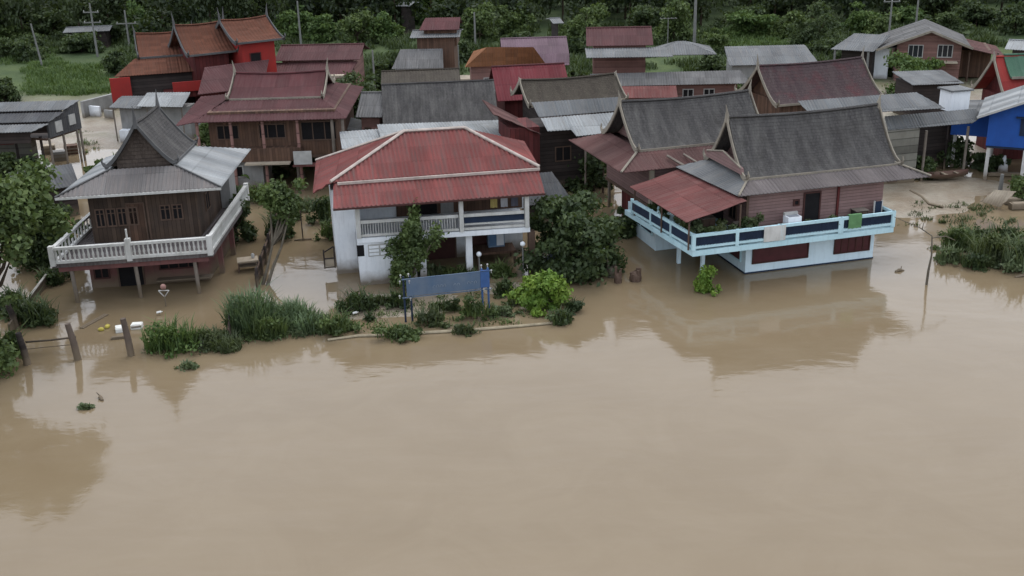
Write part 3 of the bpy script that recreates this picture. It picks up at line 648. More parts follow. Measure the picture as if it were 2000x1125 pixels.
window(h, f, 1.0, .9, 2.6, 3.6, -.1, m_dark, m_wframe, axis='y', side=-1); bx(h, 'doorway_shade_sheet', m_dark, f, -.13, -.101, 2.6, 4.8, 2.1, 3.9)  # doorway is a near-black sheet, its inner shade painted on the wall
zE = 4.35; E4 = [f(-.75, -.35, zE), f(10.3, -.4, zE), f(10.0, 6.6, zE), f(-1.35, 6.2, zE)]; I4 = [f(.55, 1.15, 4.85), f(9.0, 1.05, 4.85), f(9.0, 5.55, 4.85), f(.55, 5.55, 4.85)]
for i, mt in enumerate((m_pinkr, m_pinkr, m_pinkr, m_tin)):
    j = (i+1) % 4; MB().corr([E4[i], E4[j], I4[j], I4[i]], .22, .02, .03).build('skirt_roof', mt, h)
MB().tube([E4[0]+[0, 0, .05], I4[0]+[0, 0, .05]], .06, 5).build('hip_cap', m_barge, h); MB().tube([E4[1]+[0, 0, .05], I4[1]+[0, 0, .05]], .06, 5).build('hip_cap', m_barge, h)
bx(h, 'gable_block', m_pinkw, f, .6, 8.9, 2.0, 4.7, 4.4, 4.98)
thai_roof(h, f, .3, 9.15, 3.32, 2.4, 4.86, 7.55, m_shg, sag=.12, gable=m_pinkw, horn=.7, pw=1.5)
# low boarded pediment across the foot of the gable
pd = MB(); P = [f(.12, 1.2, 5.0), f(.12, 5.45, 5.0), f(.12, 5.4, 5.3), f(.12, 3.4, 5.72), f(.12, 1.3, 5.3)]; Q = [p+(f(.16, 0)-f(0, 0)) for p in P]
pd.face(P); pd.face(Q[::-1])
for i in range(5): pd.face([P[i], P[(i+1) % 5], Q[(i+1) % 5], Q[i]])
pdo = pd.build('pediment', m_pinkw, h); MB().tube([P[4]+[0, 0, .04], P[3]+[0, 0, .04], P[2]+[0, 0, .04]], .05, 5).build('pediment_trim', m_barge, pdo)
MB().corr([f(-4.0, -1.35, 3.62), f(-.55, -.9, 4.25), f(-1.0, 6.1, 4.25), f(-4.25, 5.7, 3.62)], .2, .02, .03).build('porch_roof', m_crim, h)
for x, y in ((-3.75, -1.1), (-3.9, 2.0), (-4.1, 5.3), (-.9, -.9)): post(h, f, x, y, 2.08, 3.62 if x < -2 else 4.1, m_wframe, .05, 'porch_post')
HF3 = f

# ================================================================ THE VILLAGE BEHIND
VG = 'village houses behind the riverfront'
def gable_house(label, a, b, ze, half, rrow, roof, wallm, z0=0., thai=False, skirt=None, skm=None, th=None, inset=.6, wins=(), winm=None, stilts=False, wz=None, name='village_house', horn=.7, barge=m_barge, gab=None, extra=0, sagz=.12, per=.22, cat='house', sk_front=True, plainback=True, side=None, posts=0, wx0=None):
    """a, b: sighting of the two ends of the front eave at height ze; rrow: picture row of the ridge's left end"""
    f = frpx(a, b, ze, extra, th); L = f.L; zr = f.z(0, half, rrow)
    h = thing(name, label, cat, f(L/2, half, 0), VG)
    gab = gab or wallm
    if thai: thai_roof(h, f, 0, L, half, half, ze, zr, roof, gable=gab, horn=horn, barge=barge, sag=sagz)
    else:
        MB().corr([f(0, 0, ze), f(L, 0, ze), f(L, half, zr), f(0, half, zr)], per, .02, .04).build('roof', roof, h)
        MB().corr([f(L, 2*half, ze), f(0, 2*half, ze), f(0, half, zr), f(L, half, zr)], per, .02, .04).build('roof', roof, h)
        MB().tube([f(0, half, zr+.03), f(L, half, zr+.03)], .07, 6).build('ridge_cap', roof, h)
        gm = MB()
        for X in (inset, L-inset-.1): gm.slab([f(X, .3, ze), f(X, 2*half-.3, ze), f(X, half, zr-.1)], .1)
        gm.build('gable_wall', gab, h)
    d = 0
    if skirt:
        o, dd, drop = skirt; d = dd; E4 = [f(-o, -dd, ze-drop), f(L+o, -dd, ze-drop), f(L+o, 2*half+dd, ze-drop), f(-o, 2*half+dd, ze-drop)]; I4 = [f(.2, .2, ze-.02), f(L-.2, .2, ze-.02), f(L-.2, 2*half-.2, ze-.02), f(.2, 2*half-.2, ze-.02)]
        for i in range(4): j = (i+1) % 4; MB().corr([E4[i], E4[j], I4[j], I4[i]], per, .02, .04).build('skirt_roof', skm or roof, h)
        wt = ze-drop*.55; y0 = -dd+.9; x0, x1, y1 = -o+.8, L+o-.8, 2*half+dd-.9
    else: wt = ze+.05; x0, x1, y0, y1 = inset, L-inset, .45, 2*half-.45
    wb = wz if wz is not None else z0; x0 = x0 if wx0 is None else wx0
    bx(h, 'wall', wallm, f, x0, x1, y0, y1, wb, wt)
    if stilts or wb > .8:
        n = max(2, int((x1-x0)/2.4))
        for i in range(n+1):
            for y in (y0+.2, y1-.2): post(h, f, x0+.1+(x1-x0-.2)*i/n, y, -1.2, wb-.003, m_pole, .1, 'stilt')
        bx(h, 'floor_edge', m_wframe, f, x0-.08, x1+.08, y0-.08, y1+.08, wb-.16, wb-.003)
    for x, w_, c0, c1 in wins: window(h, f, x, w_, c0, c1, y0, winm or m_dark, m_wframe, bars=2)
    return h, f
def tin(par, f, pts, mat, name='lean_to_roof', per=.22): return MB().corr([f(*p) if f else p for p in pts], per, .02, .04).build(name, mat, par)

# --- rear twin of the right-hand house
h, f = gable_house('grey curved gable roof with brown skirt roof, just behind the pale blue balcony house', (1246, 293), (1500, 268), 5.0, 2.6, 199, m_shg, m_pinkw, wz=1.9, thai=True, skirt=(1.7, 1.7, .75), skm=m_brsk, wx0=.5, wins=((.8, 1.0, 2.6, 3.6),), gab=m_pinkw)
MB().tube([f(-1.7, -1.7, 4.3), f(.2, .2, 5.05)], .07, 5).build('hip_cap', m_barge, h); bx(h, 'ground_wall', m_drkw, f, .7, 7, .4, 4, -1, 1.7); bx(h, 'cream_corner', m_cream, f, .35, .6, -1.0, -.803, -.6, 4.4)
MB().tube([f(1.4, -.9, 4.75), f(2.2, -2.4, 4.2)], .08, 5).build('roof_rail', m_pole, h); MB().tube([f(2.4, -.9, 4.75), f(3.0, -2.2, 4.3)], .06, 5).build('roof_rail', m_pole, h)
# --- house M: brown ridge, two grey corrugated lean-tos, dark boards
h, f = gable_house('olive brown shingled ridge with two grey corrugated lean-tos over dark boards', (1036, 206), (1222, 192), 4.9, 2.4, 157, m_shb, m_woodh, wz=.2, thai=True, horn=.25, gab=m_woodh, wins=())
A = U(1053, 229, 5.0)
tin(h, None, [U(1053, 229, 4.95), U(1207, 216, 4.95), U(1212, 189, 5.7), U(1038, 200, 5.7)], m_tin); tin(h, None, [U(1070, 256, 4.35), U(1120, 253, 4.35), U(1126, 266, 4.15), U(1190, 259, 4.15), U(1205, 219, 4.95), U(1056, 231, 4.95)], m_tinl)
fm = frpx((1070, 262), (1190, 252), 4.3)
bx(h, 'wall', m_woodh, fm, -.2, fm.L+.2, 1.8, 4.5, .2, 4.4); bx(h, 'wall', m_drkw, fm, -2.2, -.25, 1.0, 4.0, .2, 4.6)
tin(h, fm, [(-.3, .6, 4.2), (-.3, 5.5, 4.2), (-2.9, 5.5, 5.7), (-3.1, 1.6, 5.5)], m_brsk); post(h, fm, 2.6, .3, -1, 4.1, m_pole, .07); post(h, fm, fm.L-.3, .3, -1, 4.1, m_wframe, .07)
for x in (1.0, 3.0): window(h, fm, x, 1.1, 2.0, 3.0, 1.8, m_dark, m_wframe, bars=1)
# --- crimson roofed house
h, f = gable_house('crimson roofed house with tall maroon side slope, left of the olive brown ridge', (972, 198), (1118, 190), 3.9, 2.9, 131, m_mar, m_drkw, thai=False, wz=.4)
m_cr2 = sheet('crimson_sheet', (.15, .03, .036), (.115, .027, .032), (.17, .065, .068), .5, 1.6)
for c in h.children:
    if c.name.startswith('roof'): c.data.materials[0] = m_cr2
# --- large grey thai roof and tin roofs in front of it
h, f = gable_house('broad plain grey shingle roof directly behind the red roofed house', (748, 246), (974, 236), 3.5, 3.3, 166, m_shg, m_grey, thai=False, inset=.4)
f = frpx((668, 291), (1010, 266), 3.6); zt = f.z(.2, 3.2, 254)
h = thing('tin_roof_shed', 'long low shed with pale metal sheet roof, between red hip roof and grey roof', 'shed', f(4, 1.5)); tin(h, f, [(0, 0, 3.6), (2.9, 0, 3.55), (2.9, 3.2, zt-.1), (0.1, 3.2, zt-.1)], m_tinl); tin(h, f, [(2.6, 0.05, 3.65), (f.L, 0, 3.6), (f.L-.4, 3.2, f.z(f.L-.4, 3.2, 234)), (2.6, 3.2, f.z(2.6, 3.2, 243))], m_tinl); bx(h, 'wall', m_grey, f, .4, f.L-.4, .5, 3.1, -.5, 3.45)
h, f = gable_house('dark low ridge of an old shingled house behind the broad grey roof', (744, 166), (900, 160), 5.2, 2.6, 140, m_shb, m_woodh)
h, f = gable_house('small shed with grey fibre sheet roof at the left end of the broad grey roof', (694, 229), (746, 229), 3.9, 2.2, 181, m_asb, m_brick, cat='shed', inset=.3, wins=((.5, .5, 2.2, 3.1),))
f = frpx((614, 236), (700, 256), 2.9); h = thing('canopy', 'pale metal awning on poles beside the banana leaves', 'awning', f(1, 1)); tin(h, f, [(0, 0, 2.9), (f.L, 0, 2.8), (f.L+.1, 2., 3.1), (-.3, 1.7, 3.15)], m_tinl); [post(h, f, x, .2, -1, 2.85, m_wframe, .05) for x in (.3, f.L-.3)]
# --- big maroon thai house
h, f = gable_house('large maroon roofed house with two storey timber front and wide verandah', (446, 193), (628, 188), 5.9, 3.0, 143, m_mar, m_woodb, wz=2.3, thai=True, skirt=(1.9, 2.7, 1.0), skm=m_mar2, horn=.9, gab=m_drkw, wins=((-.6, 1.5, 3.5, 4.5), (2.2, 1.8, 3.5, 4.5), (5.0, 2.4, 3.3, 4.6)))
y0 = -1.8; tin(h, f, [(-3.2, -2.2, 4.6), (-1.9, -2.7, 4.9), (.2, 1.5, 6.0), (-2.4, 2.2, 5.7)], m_mar2)
for x in (-1.7, .5, 2.6, 4.9, 7.2, f.L+1.6): post(h, f, x, -2.4, -1, 4.85, m_brick if x < 5 else m_pole, .11, 'verandah_post')
bx(h, 'verandah', m_woodb, f, -1.5, 5., -2.5, -1.803, 2.1, 3.0); bx(h, 'awning', m_cream, f, 1.3, 4.3, -3.1, -2.52, 2.0, 2.1); bx(h, 'awning', m_crim, f, 4.5, 7.0, -3.2, -2.52, 1.85, 1.95); bx(h, 'notice_board', m_frame, f, 4.6, 5.8, -3.2, -3.15, 2.0, 2.9)
bx(h, 'ground_room', m_grey, f, -1.4, 2.3, -2.2, 3, -1, 2.05); window(h, f, -.2, 1.2, 1.0, 1.8, -2.2, m_dark, m_frame, bars=1)
# --- long maroon roof behind
h, f = gable_house('long dull maroon roof with pale lean-to below, beside the bright red walls', (535, 119), (702, 116), 5.0, 3.0, 89, m_mar2, m_brick); tin(h, f, [(-2.2, -3.4, 3.8), (f.L-.7, -3.0, 3.8), (f.L-.2, .3, 4.8), (-.6, .3, 4.8)], m_mar2); bx(h, 'wall', m_cream, f, .2, f.L-1, -2.6, .4, .1, 4.1)
# --- orange roofed cluster with bright red walls
h, f = gable_house('orange tiled gable roof over bright red walls, rightmost of the orange cluster', (462, 84), (552, 74), 7.2, 3.0, 40, m_oran2, m_redw, z0=.3, thai=True, horn=1.1, barge=m_bargd, gab=m_redw)
bx(h, 'balcony_rail', m_redw, f, -1, 4, -1.5, -1.35, 3.2, 4.2); window(h, f, 1.2, 1.0, 4.4, 6.2, .45, m_dark, m_drkw, bars=0); tin(h, f, [(-5, -3.4, 4.1), (.5, -3.4, 4.0), (2.6, -.2, 5.6), (-3, -.2, 5.6)], m_mar2)
h, f = gable_house('orange tiled gable roof in the middle of the cluster with a dark open gable', (368, 108), (462, 98), 6.4, 2.8, 50, m_oran2, m_drkw, z0=.3, thai=True, horn=1.2, barge=m_bargd, gab=m_drkw)
h, f = gable_house('orange tiled gable roof stepping down towards the left of the cluster', (272, 112), (382, 104), 6.0, 2.6, 66, m_oran2, m_drkw, z0=.3, thai=True, horn=.8, barge=m_bargd, gab=m_drkw)
tin(h, f, [(-2.2, -2.2, 4.9), (f.L+3.2, -2.6, 4.9), (f.L+2.2, .1, 5.9), (-.4, .1, 5.9)], m_oran2); bx(h, 'dark_gallery', m_woodh, f, -1.8, f.L+2.9, -1.9, -.4, .3, 4.95)
bx(h, 'red_parapet', m_redw, f, 2.2, f.L+2.4, -3.8, -3.6, 3.5, 4.3); bx(h, 'white_awning', m_tinl, f, f.L+.5, f.L+2.9, -3.7, -2.7, 4.35, 4.45); bx(h, 'terrace_floor', m_drkw, f, 1.5, f.L+2.9, -3.599, -1.9, 3.0, 3.5); bx(h, 'red_panel', m_redw, f, -2.6, -1.0, -2.4, -2.2, 2.4, 4.8)
# --- pale sheds in the yard left of it
f = frpx((212, 210), (372, 209), 3.0); h = thing('yard_shed', 'open yard shed with pale roof sheets in front of the red terrace', 'shed', f(3, 1)); tin(h, f, [(0, 0, 3.0), (2.6, 0, 2.9), (2.8, 2.2, 3.5), (.2, 2.2, 3.5)], m_tin); tin(h, f, [(2.5, -.4, 3.15), (f.L-.5, -.4, 3.1), (f.L-.6, 2., 3.8), (2.5, 2., 3.8)], m_tinl)
bx(h, 'wall', m_grey, f, .6, f.L-.4, .6, 2.1, 0, 2.9); [post(h, f, x, .1, -.5, 2.9, m_pole, .06) for x in (.3, 3.1, f.L-.8)]; bx(h, 'stored_cabinet', m_white, f, .7, 1.5, -.3, .4, 0, 1.2)
f = frpx((318, 248), (372, 250), .5); h = thing('garden_wall', 'white rendered wall with grey coping beside the maroon house', 'wall', f(1, 0)); bx(h, 'wall', m_white, f, -.6, f.L+.2, 0, 1.6, -.6, 1.5); bx(h, 'coping', m_tin, f, -.7, f.L+.3, -.1, 1.7, 1.503, 1.62)
f = frpx((160, 222), (230, 228), .6); h = thing('yard_wall', 'pale broken concrete wall at the edge of the muddy yard', 'wall', f(1, 0)); bx(h, 'wall', m_grey, f, 0, .3, 0, 4.5, -.5, 1.7); bx(h, 'wall', m_white, f, .303, 1.5, .6, .8, -.5, 1.2); bx(h, 'wall', m_grey, f, 2.2, 3.2, .4, .6, -.5, 1.0)
# --- far left stepped-roof house on stilts
f = frpx((0, 246), (62, 242), 4.3, th=3); ob = f
h = thing('village_house', 'dark grey house on stilts with three stepped tin roofs and two pale window panels', 'house', f(0, 3), VG)
fw_ = frpx((98, 270), (160, 250), 2.5); SL = fw_.L
for t0, t1, r0, r1 in ((-.55, -.02, 257, 241), (.0, .47, 237, 218), (.48, 1.0, 214, 195)):
    za, zb_ = fw_.z(SL*t0, 0, r0), fw_.z(SL*t1, 0, r1); A, B = fw_(SL*t0, -.2, za), fw_(SL*t1, -.2, zb_); zl = za
    tin(h, None, [A-[13, .3, 0], A, B, B-[13, .3, 0]], m_tin if t0 else m_tind); bx(h, 'clerestory', m_woodh, Fr(A, 1, 91), -13, -.35, .35, .5, za-.9, za-.06)
mm = MB(); n_ = 4; P = [fw_(0, 0, 2.5), fw_(SL, 0, 2.5), fw_(SL, 0, fw_.z(SL, 0, 198)), fw_(0, 0, fw_.z(0, 0, 241))]; Q = [p+(fw_(0, .15)-fw_(0, 0)) for p in P]
for i in range(4): mm.face([P[i], P[(i+1) % 4], Q[(i+1) % 4], Q[i]])
mm.face(P); mm.face(Q[::-1]); mm.build('side_wall', m_tind, h)
for x in (SL*.2, SL*.63): bx(h, 'window_panel', m_frame, fw_, x, x+SL*.2, -.06, -.003, fw_.z(x+SL*.1, 0, 257 if x < SL*.4 else 243), fw_.z(x+SL*.1, 0, 236 if x < SL*.4 else 223))
for x in (0, 1.5, 3.0, fw_.L-.1): post(h, fw_, x, .1, -.6, 2.5, m_pole, .09, 'stilt')
fx = Fr(fw_(0, 0), 3, 93); bx(h, 'front_wall', m_drkw, fx, -12, -2.2, -1.2, -.9, 2.4, fw_.z(-SL*.5, 0, 262)); bx(h, 'lower_wall', m_olive, fx, -9, -2, 1.5, 2.6, -.5, 2.59); [post(h, fx, x, .3, -.8, 2.6, m_woodh, .1, 'stilt') for x in (-.8, -2.6, -4.6, -6.5)]
bx(h, 'floor', m_wframe, fw_, -.2, fw_.L, .16, 3.2, 2.35, 2.5)
f = frpx((88, 372), (152, 362), 2.0); h = thing('lean_to', 'low dark grey sheet roof between the big left tree and the balcony house', 'shed', f(1, 1)); tin(h, f, [(-1.5, 0, 2.0), (f.L+.1, 0, 2.0), (f.L+.4, 3.2, 2.7), (-1.5, 3.2, 2.7)], m_tind); bx(h, 'wall', m_woodh, f, -1.3, f.L-.1, .3, 3, -1, 2.0)
# --- small grey roofed house far centre
h, f = gable_house('small far house with maroon upper roof over stepped grey roofs', (800, 74), (898, 72), 5.8, 2.6, 60, m_tin, m_woodb, z0=.4)
zz = f.z(1, 3.2, 35); z5 = f.z(1, .9, 59); tin(h, f, [(.8, .9, z5), (f.L-.1, .9, z5), (f.L-.1, 3.2, zz), (1.2, 3.2, zz)], m_mar, 'upper_roof'); tin(h, f, [(1., 5.6, z5), (f.L-.1, 5.6, z5), (f.L-.1, 3.25, zz), (1.2, 3.25, zz)], m_mar, 'upper_roof')
bx(h, 'upper_wall', m_woodb, f, 1.2, f.L-.4, 1.4, 5.2, 4.8, z5+.1); tin(h, f, [(-1.5, -2.4, 3.4), (f.L-1.4, -2.4, 3.4), (f.L-1.6, -.1, 4.8), (-.9, -.1, 4.8)], m_asb); tin(h, f, [(-2.2, -4.4, 1.9), (f.L-1.1, -4.4, 1.9), (f.L-1.2, -2.3, 2.9), (-1.7, -2.3, 2.9)], m_tin)
bx(h, 'wall', m_grey, f, -1.2, f.L-1.6, -3.8, -.2, .3, 3.3); bx(h, 'porch_floor', m_cream, f, f.L-.7, f.L+2.6, -1.2, 1, 2.0, 2.15); bx(h, 'painted_porch_shade', m_dark, f, f.L-.5, f.L+2.2, -.8, 1, .3, 1.98)  # near-black box stands in for the shade under the porch floor
# --- orange hip + mauve roof
h, f = gable_house('house with mauve sheet roof and lower orange hipped roof over red walls', (980, 110), (1112, 106), 4.3, 2.8, 76, m_mauve, m_mauve, z0=.3)
tin(h, None, [U(1035, 126, 3.6), U(1112, 127, 3.6), U(1112, 104, 4.4), U(1035, 106, 4.4)], m_mauve)
P = [U(908, 131, 4.6), U(1066, 125, 4.6), U(1042, 92, 6.2), U(952, 92, 6.2)]; tin(h, None, P, m_oran, 'hip_roof'); bk = U(925, 100, 4.6); tin(h, None, [P[0], P[3], bk], m_oran, 'hip_roof')
fh = frpx((914, 134), (1050, 129), 4.5); bx(h, 'wall', m_brick, fh, .3, fh.L-.5, .6, 4, .2, 4.55); window(h, fh, 1.3, 1.4, 2.2, 3.6, .6, m_glass, m_frame, bars=2)
# --- N: maroon roof, grey roofs, hip, brick wall
h, f = gable_house('brick walled house with maroon top roof and grey corrugated verandah roofs', (1145, 90), (1276, 88), 5.9, 2.8, 55, m_mar2, m_brick, z0=.3)
zb = f.z(0, -2.4, 112); tin(h, f, [(0, -2.6, zb), (f.L+1.5, -2.6, zb), (f.L+1.0, .2, 5.7), (-.1, .2, 5.7)], m_tin); tin(h, f, [(.5, -4.4, 3.3), (f.L+7.6, -4.4, 3.4), (f.L+7.0, -2.3, 4.1), (.3, -2.5, 4.0)], m_asb)
g2 = frpx((1288, 108), (1400, 106), 4.6); za = g2.z(g2.L*.4, 2.4, 80); R1, R2 = g2(1.7, 2.4, za), g2(2.4, 2.4, za)
tin(h, None, [g2(0, 0, 4.6), g2(g2.L, 0, 4.6), R2, R1], m_tin, 'hip_roof'); tin(h, None, [g2(0, 0, 4.6), R1, g2(0, 4.8, 4.6)], m_tin, 'hip_roof'); tin(h, None, [g2(g2.L, 0, 4.6), R2, g2(g2.L, 4.8, 4.6)], m_tin, 'hip_roof'); tin(h, None, [g2(g2.L, 4.8, 4.6), R2, R1, g2(0, 4.8, 4.6)], m_tin, 'hip_roof')
bx(h, 'wall', m_brick, f, f.L-2.4, f.L+6.6, -3.8, -2.6, .3, 3.35); tin(h, f, [(f.L-4.2, -6.4, 2.7), (f.L+1.6, -6.4, 2.7), (f.L+1.6, -4.5, 3.3), (f.L-4., -4.5, 3.3)], m_crim, 'awning')
for x in (f.L+2.2, f.L+3.9): window(h, f, x, .9, 1.9, 2.9, -3.8, m_dark, m_frame, bars=1)
bx(h, 'low_wall', m_grey, f, f.L-2.2, f.L+5.6, -6.0, -5.8, 0, 1.1); bx(h, 'gate_panel', m_white, f, f.L+.2, f.L+3, -6.05, -6.003, 0, 1.2)
# --- O: maroon grey thai roof right
h, f = gable_house('purplish maroon curved gable roof behind the tall grey gables', (1518, 205), (1722, 186), 3.7, 2.9, 129, m_shr, m_woodb, thai=True, horn=.9)
# --- P: low slope grey roofs
f = frpx((1722, 224), (1846, 211), 4.6); h = thing('village_house', 'pair of low pitched grey sheet roofs over an olive wall, near the blue house', 'house', f(1, 2), VG)
tin(h, None, [U(1585, 226, 5.0), U(1846, 211, 5.0), U(1790, 180, 5.75), U(1558, 197, 5.75)], m_tin); tin(h, None, [U(1735, 254, 3.7), U(1900, 240, 3.7), U(1920, 226, 3.9), U(1906, 212, 4.4), U(1728, 227, 4.45)], m_tin)
f = frpx((1740, 262), (1802, 256), 3.5); bx(h, 'wall', m_olive, f, -1.5, f.L, 0.3, 4.0, -.2, 3.6); bx(h, 'wall', m_woodh, f, f.L+.003, f.L+4.6, 3.0, 3.5, 0, 3.5); window(h, f, .3, .7, .2, 1.1, .3, m_dark, m_wframe); [post(h, f, x, .4, -.5, 3.4, m_pole, .09) for x in (f.L+.6, f.L+3.8)]
# --- Q: pinkish house with windows
f = Fr(U(1871, 157, .5), -16, 74); ze, zr = f.z(0, 0, 88), f.z(-2.9, 0, 61); Lq = 5.7; print('Q', ze, zr)
h = thing('village_house', 'two storey pinkish timber house with wide low gable and pale roof edge at upper right', 'house', f(-3, 3), VG)
bx(h, 'wall', m_brick, f, -Lq, 0, 0, 8, .3, ze); gm = MB(); gm.slab([f(-Lq, 0, ze+.003), f(0, 0, ze+.003), f(-Lq/2, 0, zr-.1)], .2); gm.build('gable_wall', m_brick, h)
for xe in (.9, -Lq-1.9): MB().corr([f(-Lq/2, -.8, zr+.05), f(-Lq/2, 8.6, zr+.05), f(xe, 8.6, ze-.25 if xe > 0 else ze-.55), f(xe, -.8, ze-.25 if xe > 0 else ze-.55)], .25, .02, .05).build('roof', m_asb, h); MB().beam(f(-Lq/2, -.85, zr+.1), f(xe, -.85, ze-.2 if xe > 0 else ze-.5), .08, .2).build('fascia', m_barge, h)
for x in (-4.7, -2.1): window(h, f, x, 1.35, f.z(x, 0, 112), f.z(x, 0, 87), 0, m_glass, m_frame, bars=2)
bx(h, 'side_wall', m_woodb, f, .003, 3.0, 3, 8, .3, ze-.9); MB().corr([f(.3, 1.2, ze-.35), f(.3, 8, ze-.35), f(4.0, 8, ze-1.2), f(4.0, 1.2, ze-1.2)], .25, .02, .05).build('side_roof', m_brsk, h); bx(h, 'awning', m_cream, f, -2.6, -.3, -1.1, -.03, 2.2, 2.3); bx(h, 'porch_roof', m_asb, f, -8.4, -Lq-.003, .5, 2.6, 3.3, 3.4); bx(h, 'white_wall', m_white, f, -8.5, -Lq-.6, .8, 1.0, 0, 3.2)
for x in (.9, 3.4): post(h, f, x, 1.6, 0, ze-.9, m_wframe, .1)
# --- grey canopy left of it, teal sheet roofs, dark barn
f = frpx((1622, 96), (1706, 101), 3.2); h = thing('open_shed', 'open grey roofed shed in front of the trees, left of the pinkish house', 'shed', f(2, 2)); tin(h, f, [(0, 0, 3.2), (f.L, 0, 3.2), (f.L+.6, 3.6, 4.3), (1.2, 3.6, 4.3)], m_tin); bx(h, 'shade_wall', m_woodh, f, .8, f.L-.3, 1, 3.2, 0, 3.3); [post(h, f, x, .2, 0, 3.2, m_conc, -.09) for x in (.4, f.L-.5)]
f = frpx((1424, 128), (1600, 124), 3.0); h = thing('long_shed', 'long low pale green sheet roof behind the banana plants', 'shed', f(3, 2)); tin(h, f, [(0, 0, 3.0), (f.L, 0, 3.0), (f.L-.4, 4, 4.1), (.2, 4, 4.1)], m_tin); bx(h, 'wall', m_grey, f, .4, f.L-.4, .5, 3.5, 0, 3.0); window(h, f, f.L-3.6, .9, 1.6, 2.5, .5, m_dark, m_frame)
f = frpx((1782, 166), (1884, 160), 3.2); h = thing('barn', 'dark slatted barn with thin grey roof behind the white tank', 'shed', f(1, 1)); tin(h, f, [(0, 0, 3.2), (f.L, 0, 3.1), (f.L, 3.5, 3.6), (0, 3.5, 3.7)], m_tin); bx(h, 'wall', m_woodh, f, .3, f.L-.2, .4, 3.2, 0, 3.2)
f = frpx((1856, 213), (1892, 210), 4.2); h = thing('water_tank', 'white square water tank with grey lid on the sheet roofs', 'tank', f(.8, .5, 4)); bx(h, 'tank_body', m_white, f, 0, f.L, 0, 1.3, 4.0, 5.35); bx(h, 'lid', m_tin, f, -.15, f.L+.15, -.15, 1.45, 5.353, 5.46); post(h, f, .1, .1, 0, 3.99, m_woodh, .07); post(h, f, 1.0, 1.1, 0, 3.99, m_woodh, .07)
# --- red and green thai roof far right
f = frpx((1958, 200), (2090, 196), 4.2); zz = f.z(0, 2.8, 112); h = thing('village_house', 'red and green roofed house with steep gable at the right edge', 'house', f(2, 2), VG); print('RG', zz, f.L)
m_rgr = sheet('signal_red_sheet', (.26, .035, .03), (.21, .032, .03), (.25, .06, .05), .5, 2.); m_grn = sheet('green_sheet', (.06, .13, .085), (.05, .10, .07), (.09, .15, .11), .5, 2.)
thai_roof(h, f, .4, f.L+2, 2.8, 2.8, 4.2, zz, m_rgr, gable=m_drkw, sag=0, horn=.5, pw=1.2); thai_roof(h, f, 1.0, f.L+2, 2.8, 1.5, 4.2+(zz-4.2)*.52+.12, zz+.12, m_grn, 'upper_roof', sag=0, ends=(), pw=1.2)
bx(h, 'wall', m_drkw, f, .8, f.L+2, .6, 5, 0, 4.25); tin(h, f, [(-1.6, -1.2, 3.4), (.6, -1.2, 3.4), (.6, .3, 4.1), (.1, .3, 4.1)], m_mar2, 'skirt_roof')
# --- blue house
f = Fr(U(1925, 284, 2.4), -26, 64); zt = f.z(0, 0, 222); h = thing('blue_house', 'bright blue gabled house on white stilts at the right edge', 'house', f(3, 3), VG); print('blue', zt, prj(f(2.6, 0, zt+.8)), prj(f(0, 5, 2.4)))
W = 6.4; bx(h, 'wall', m_blue, f, 0, W, 0, 6, 2.4, zt); gm = MB(); gm.slab([f(0, 0, zt+.003), f(W, 0, zt+.003), f(W/2, 0, zt+1.35)], .15); gm.build('gable_wall', m_blue, h)
for x0, xe in ((W/2, -.7), (W/2, W+.7)): MB().corr([f(x0, -.6, zt+1.45), f(x0, 6.5, zt+1.45), f(xe, 6.5, zt-.22), f(xe, -.6, zt-.22)], .22, .02, .04).build('roof', m_tinl, h); MB().beam(f(x0, -.64, zt+1.5), f(xe, -.64, zt-.18), .07, .14).build('fascia', m_frame, h)
window(h, f, 1.9, .9, 3.2, 4.3, 0, m_navy, m_navy, bars=0); window(h, f, 3.1, 1.0, 3.0, 4.3, 0, m_navy, m_navy, bars=0); bx(h, 'window_hood', m_navy, f, 1.6, 4.4, -.3, -.003, 4.35, 4.42)
bx(h, 'side_room', m_blue, f, -2.4, -.003, 2.5, 6, 2.4, zt-.6); MB().corr([f(-2.8, 2.0, zt-.5), f(-.01, 2.0, zt-.3), f(-.01, 6.4, zt-.3), f(-2.8, 6.4, zt-.5)], .22, .02, .04).build('side_roof', m_tin, h)
for x, y in ((.2, .2), (2.4, .2), (4.8, .2), (.2, 3), (.2, 5.7), (3, 5.7), (-2.1, 3)): post(h, f, x, y, -.4, 2.4, m_whitep, -.11, 'stilt')
bx(h, 'floor_beam', m_navy, f, .0, W, .05, .25, 2.25, 2.398)
# --- dark sheet roof right of the red house
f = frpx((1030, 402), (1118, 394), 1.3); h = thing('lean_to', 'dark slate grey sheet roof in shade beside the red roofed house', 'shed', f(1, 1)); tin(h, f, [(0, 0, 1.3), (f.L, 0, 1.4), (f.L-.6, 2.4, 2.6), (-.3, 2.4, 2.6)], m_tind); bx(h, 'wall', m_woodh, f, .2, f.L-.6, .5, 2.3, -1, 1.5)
# --- far sheds
for a, b, ze, rr, mt, lb in (((-60, 38), (38, 36), 2.4, 18, m_mar2, 'far red roof among trees in the upper left corner'), ((122, 64), (214, 60), 2.6, 54, m_tin, 'far pale metal roof behind the left power poles'), ((1080, 46), (1102, 45), 4, 36, m_tin, 'tiny pale roof showing between two dark far trees'), ((1962, 96), (2040, 100), 4.6, 78, m_tinl, 'pale grey roof behind the red and green roof, right edge'), ((772, 12), (800, 12), 4, 4, m_tinl, 'tiny bluish roof among the far central trees')):
    gable_house(lb, a, b, ze, 2.2, rr, mt, m_woodh)

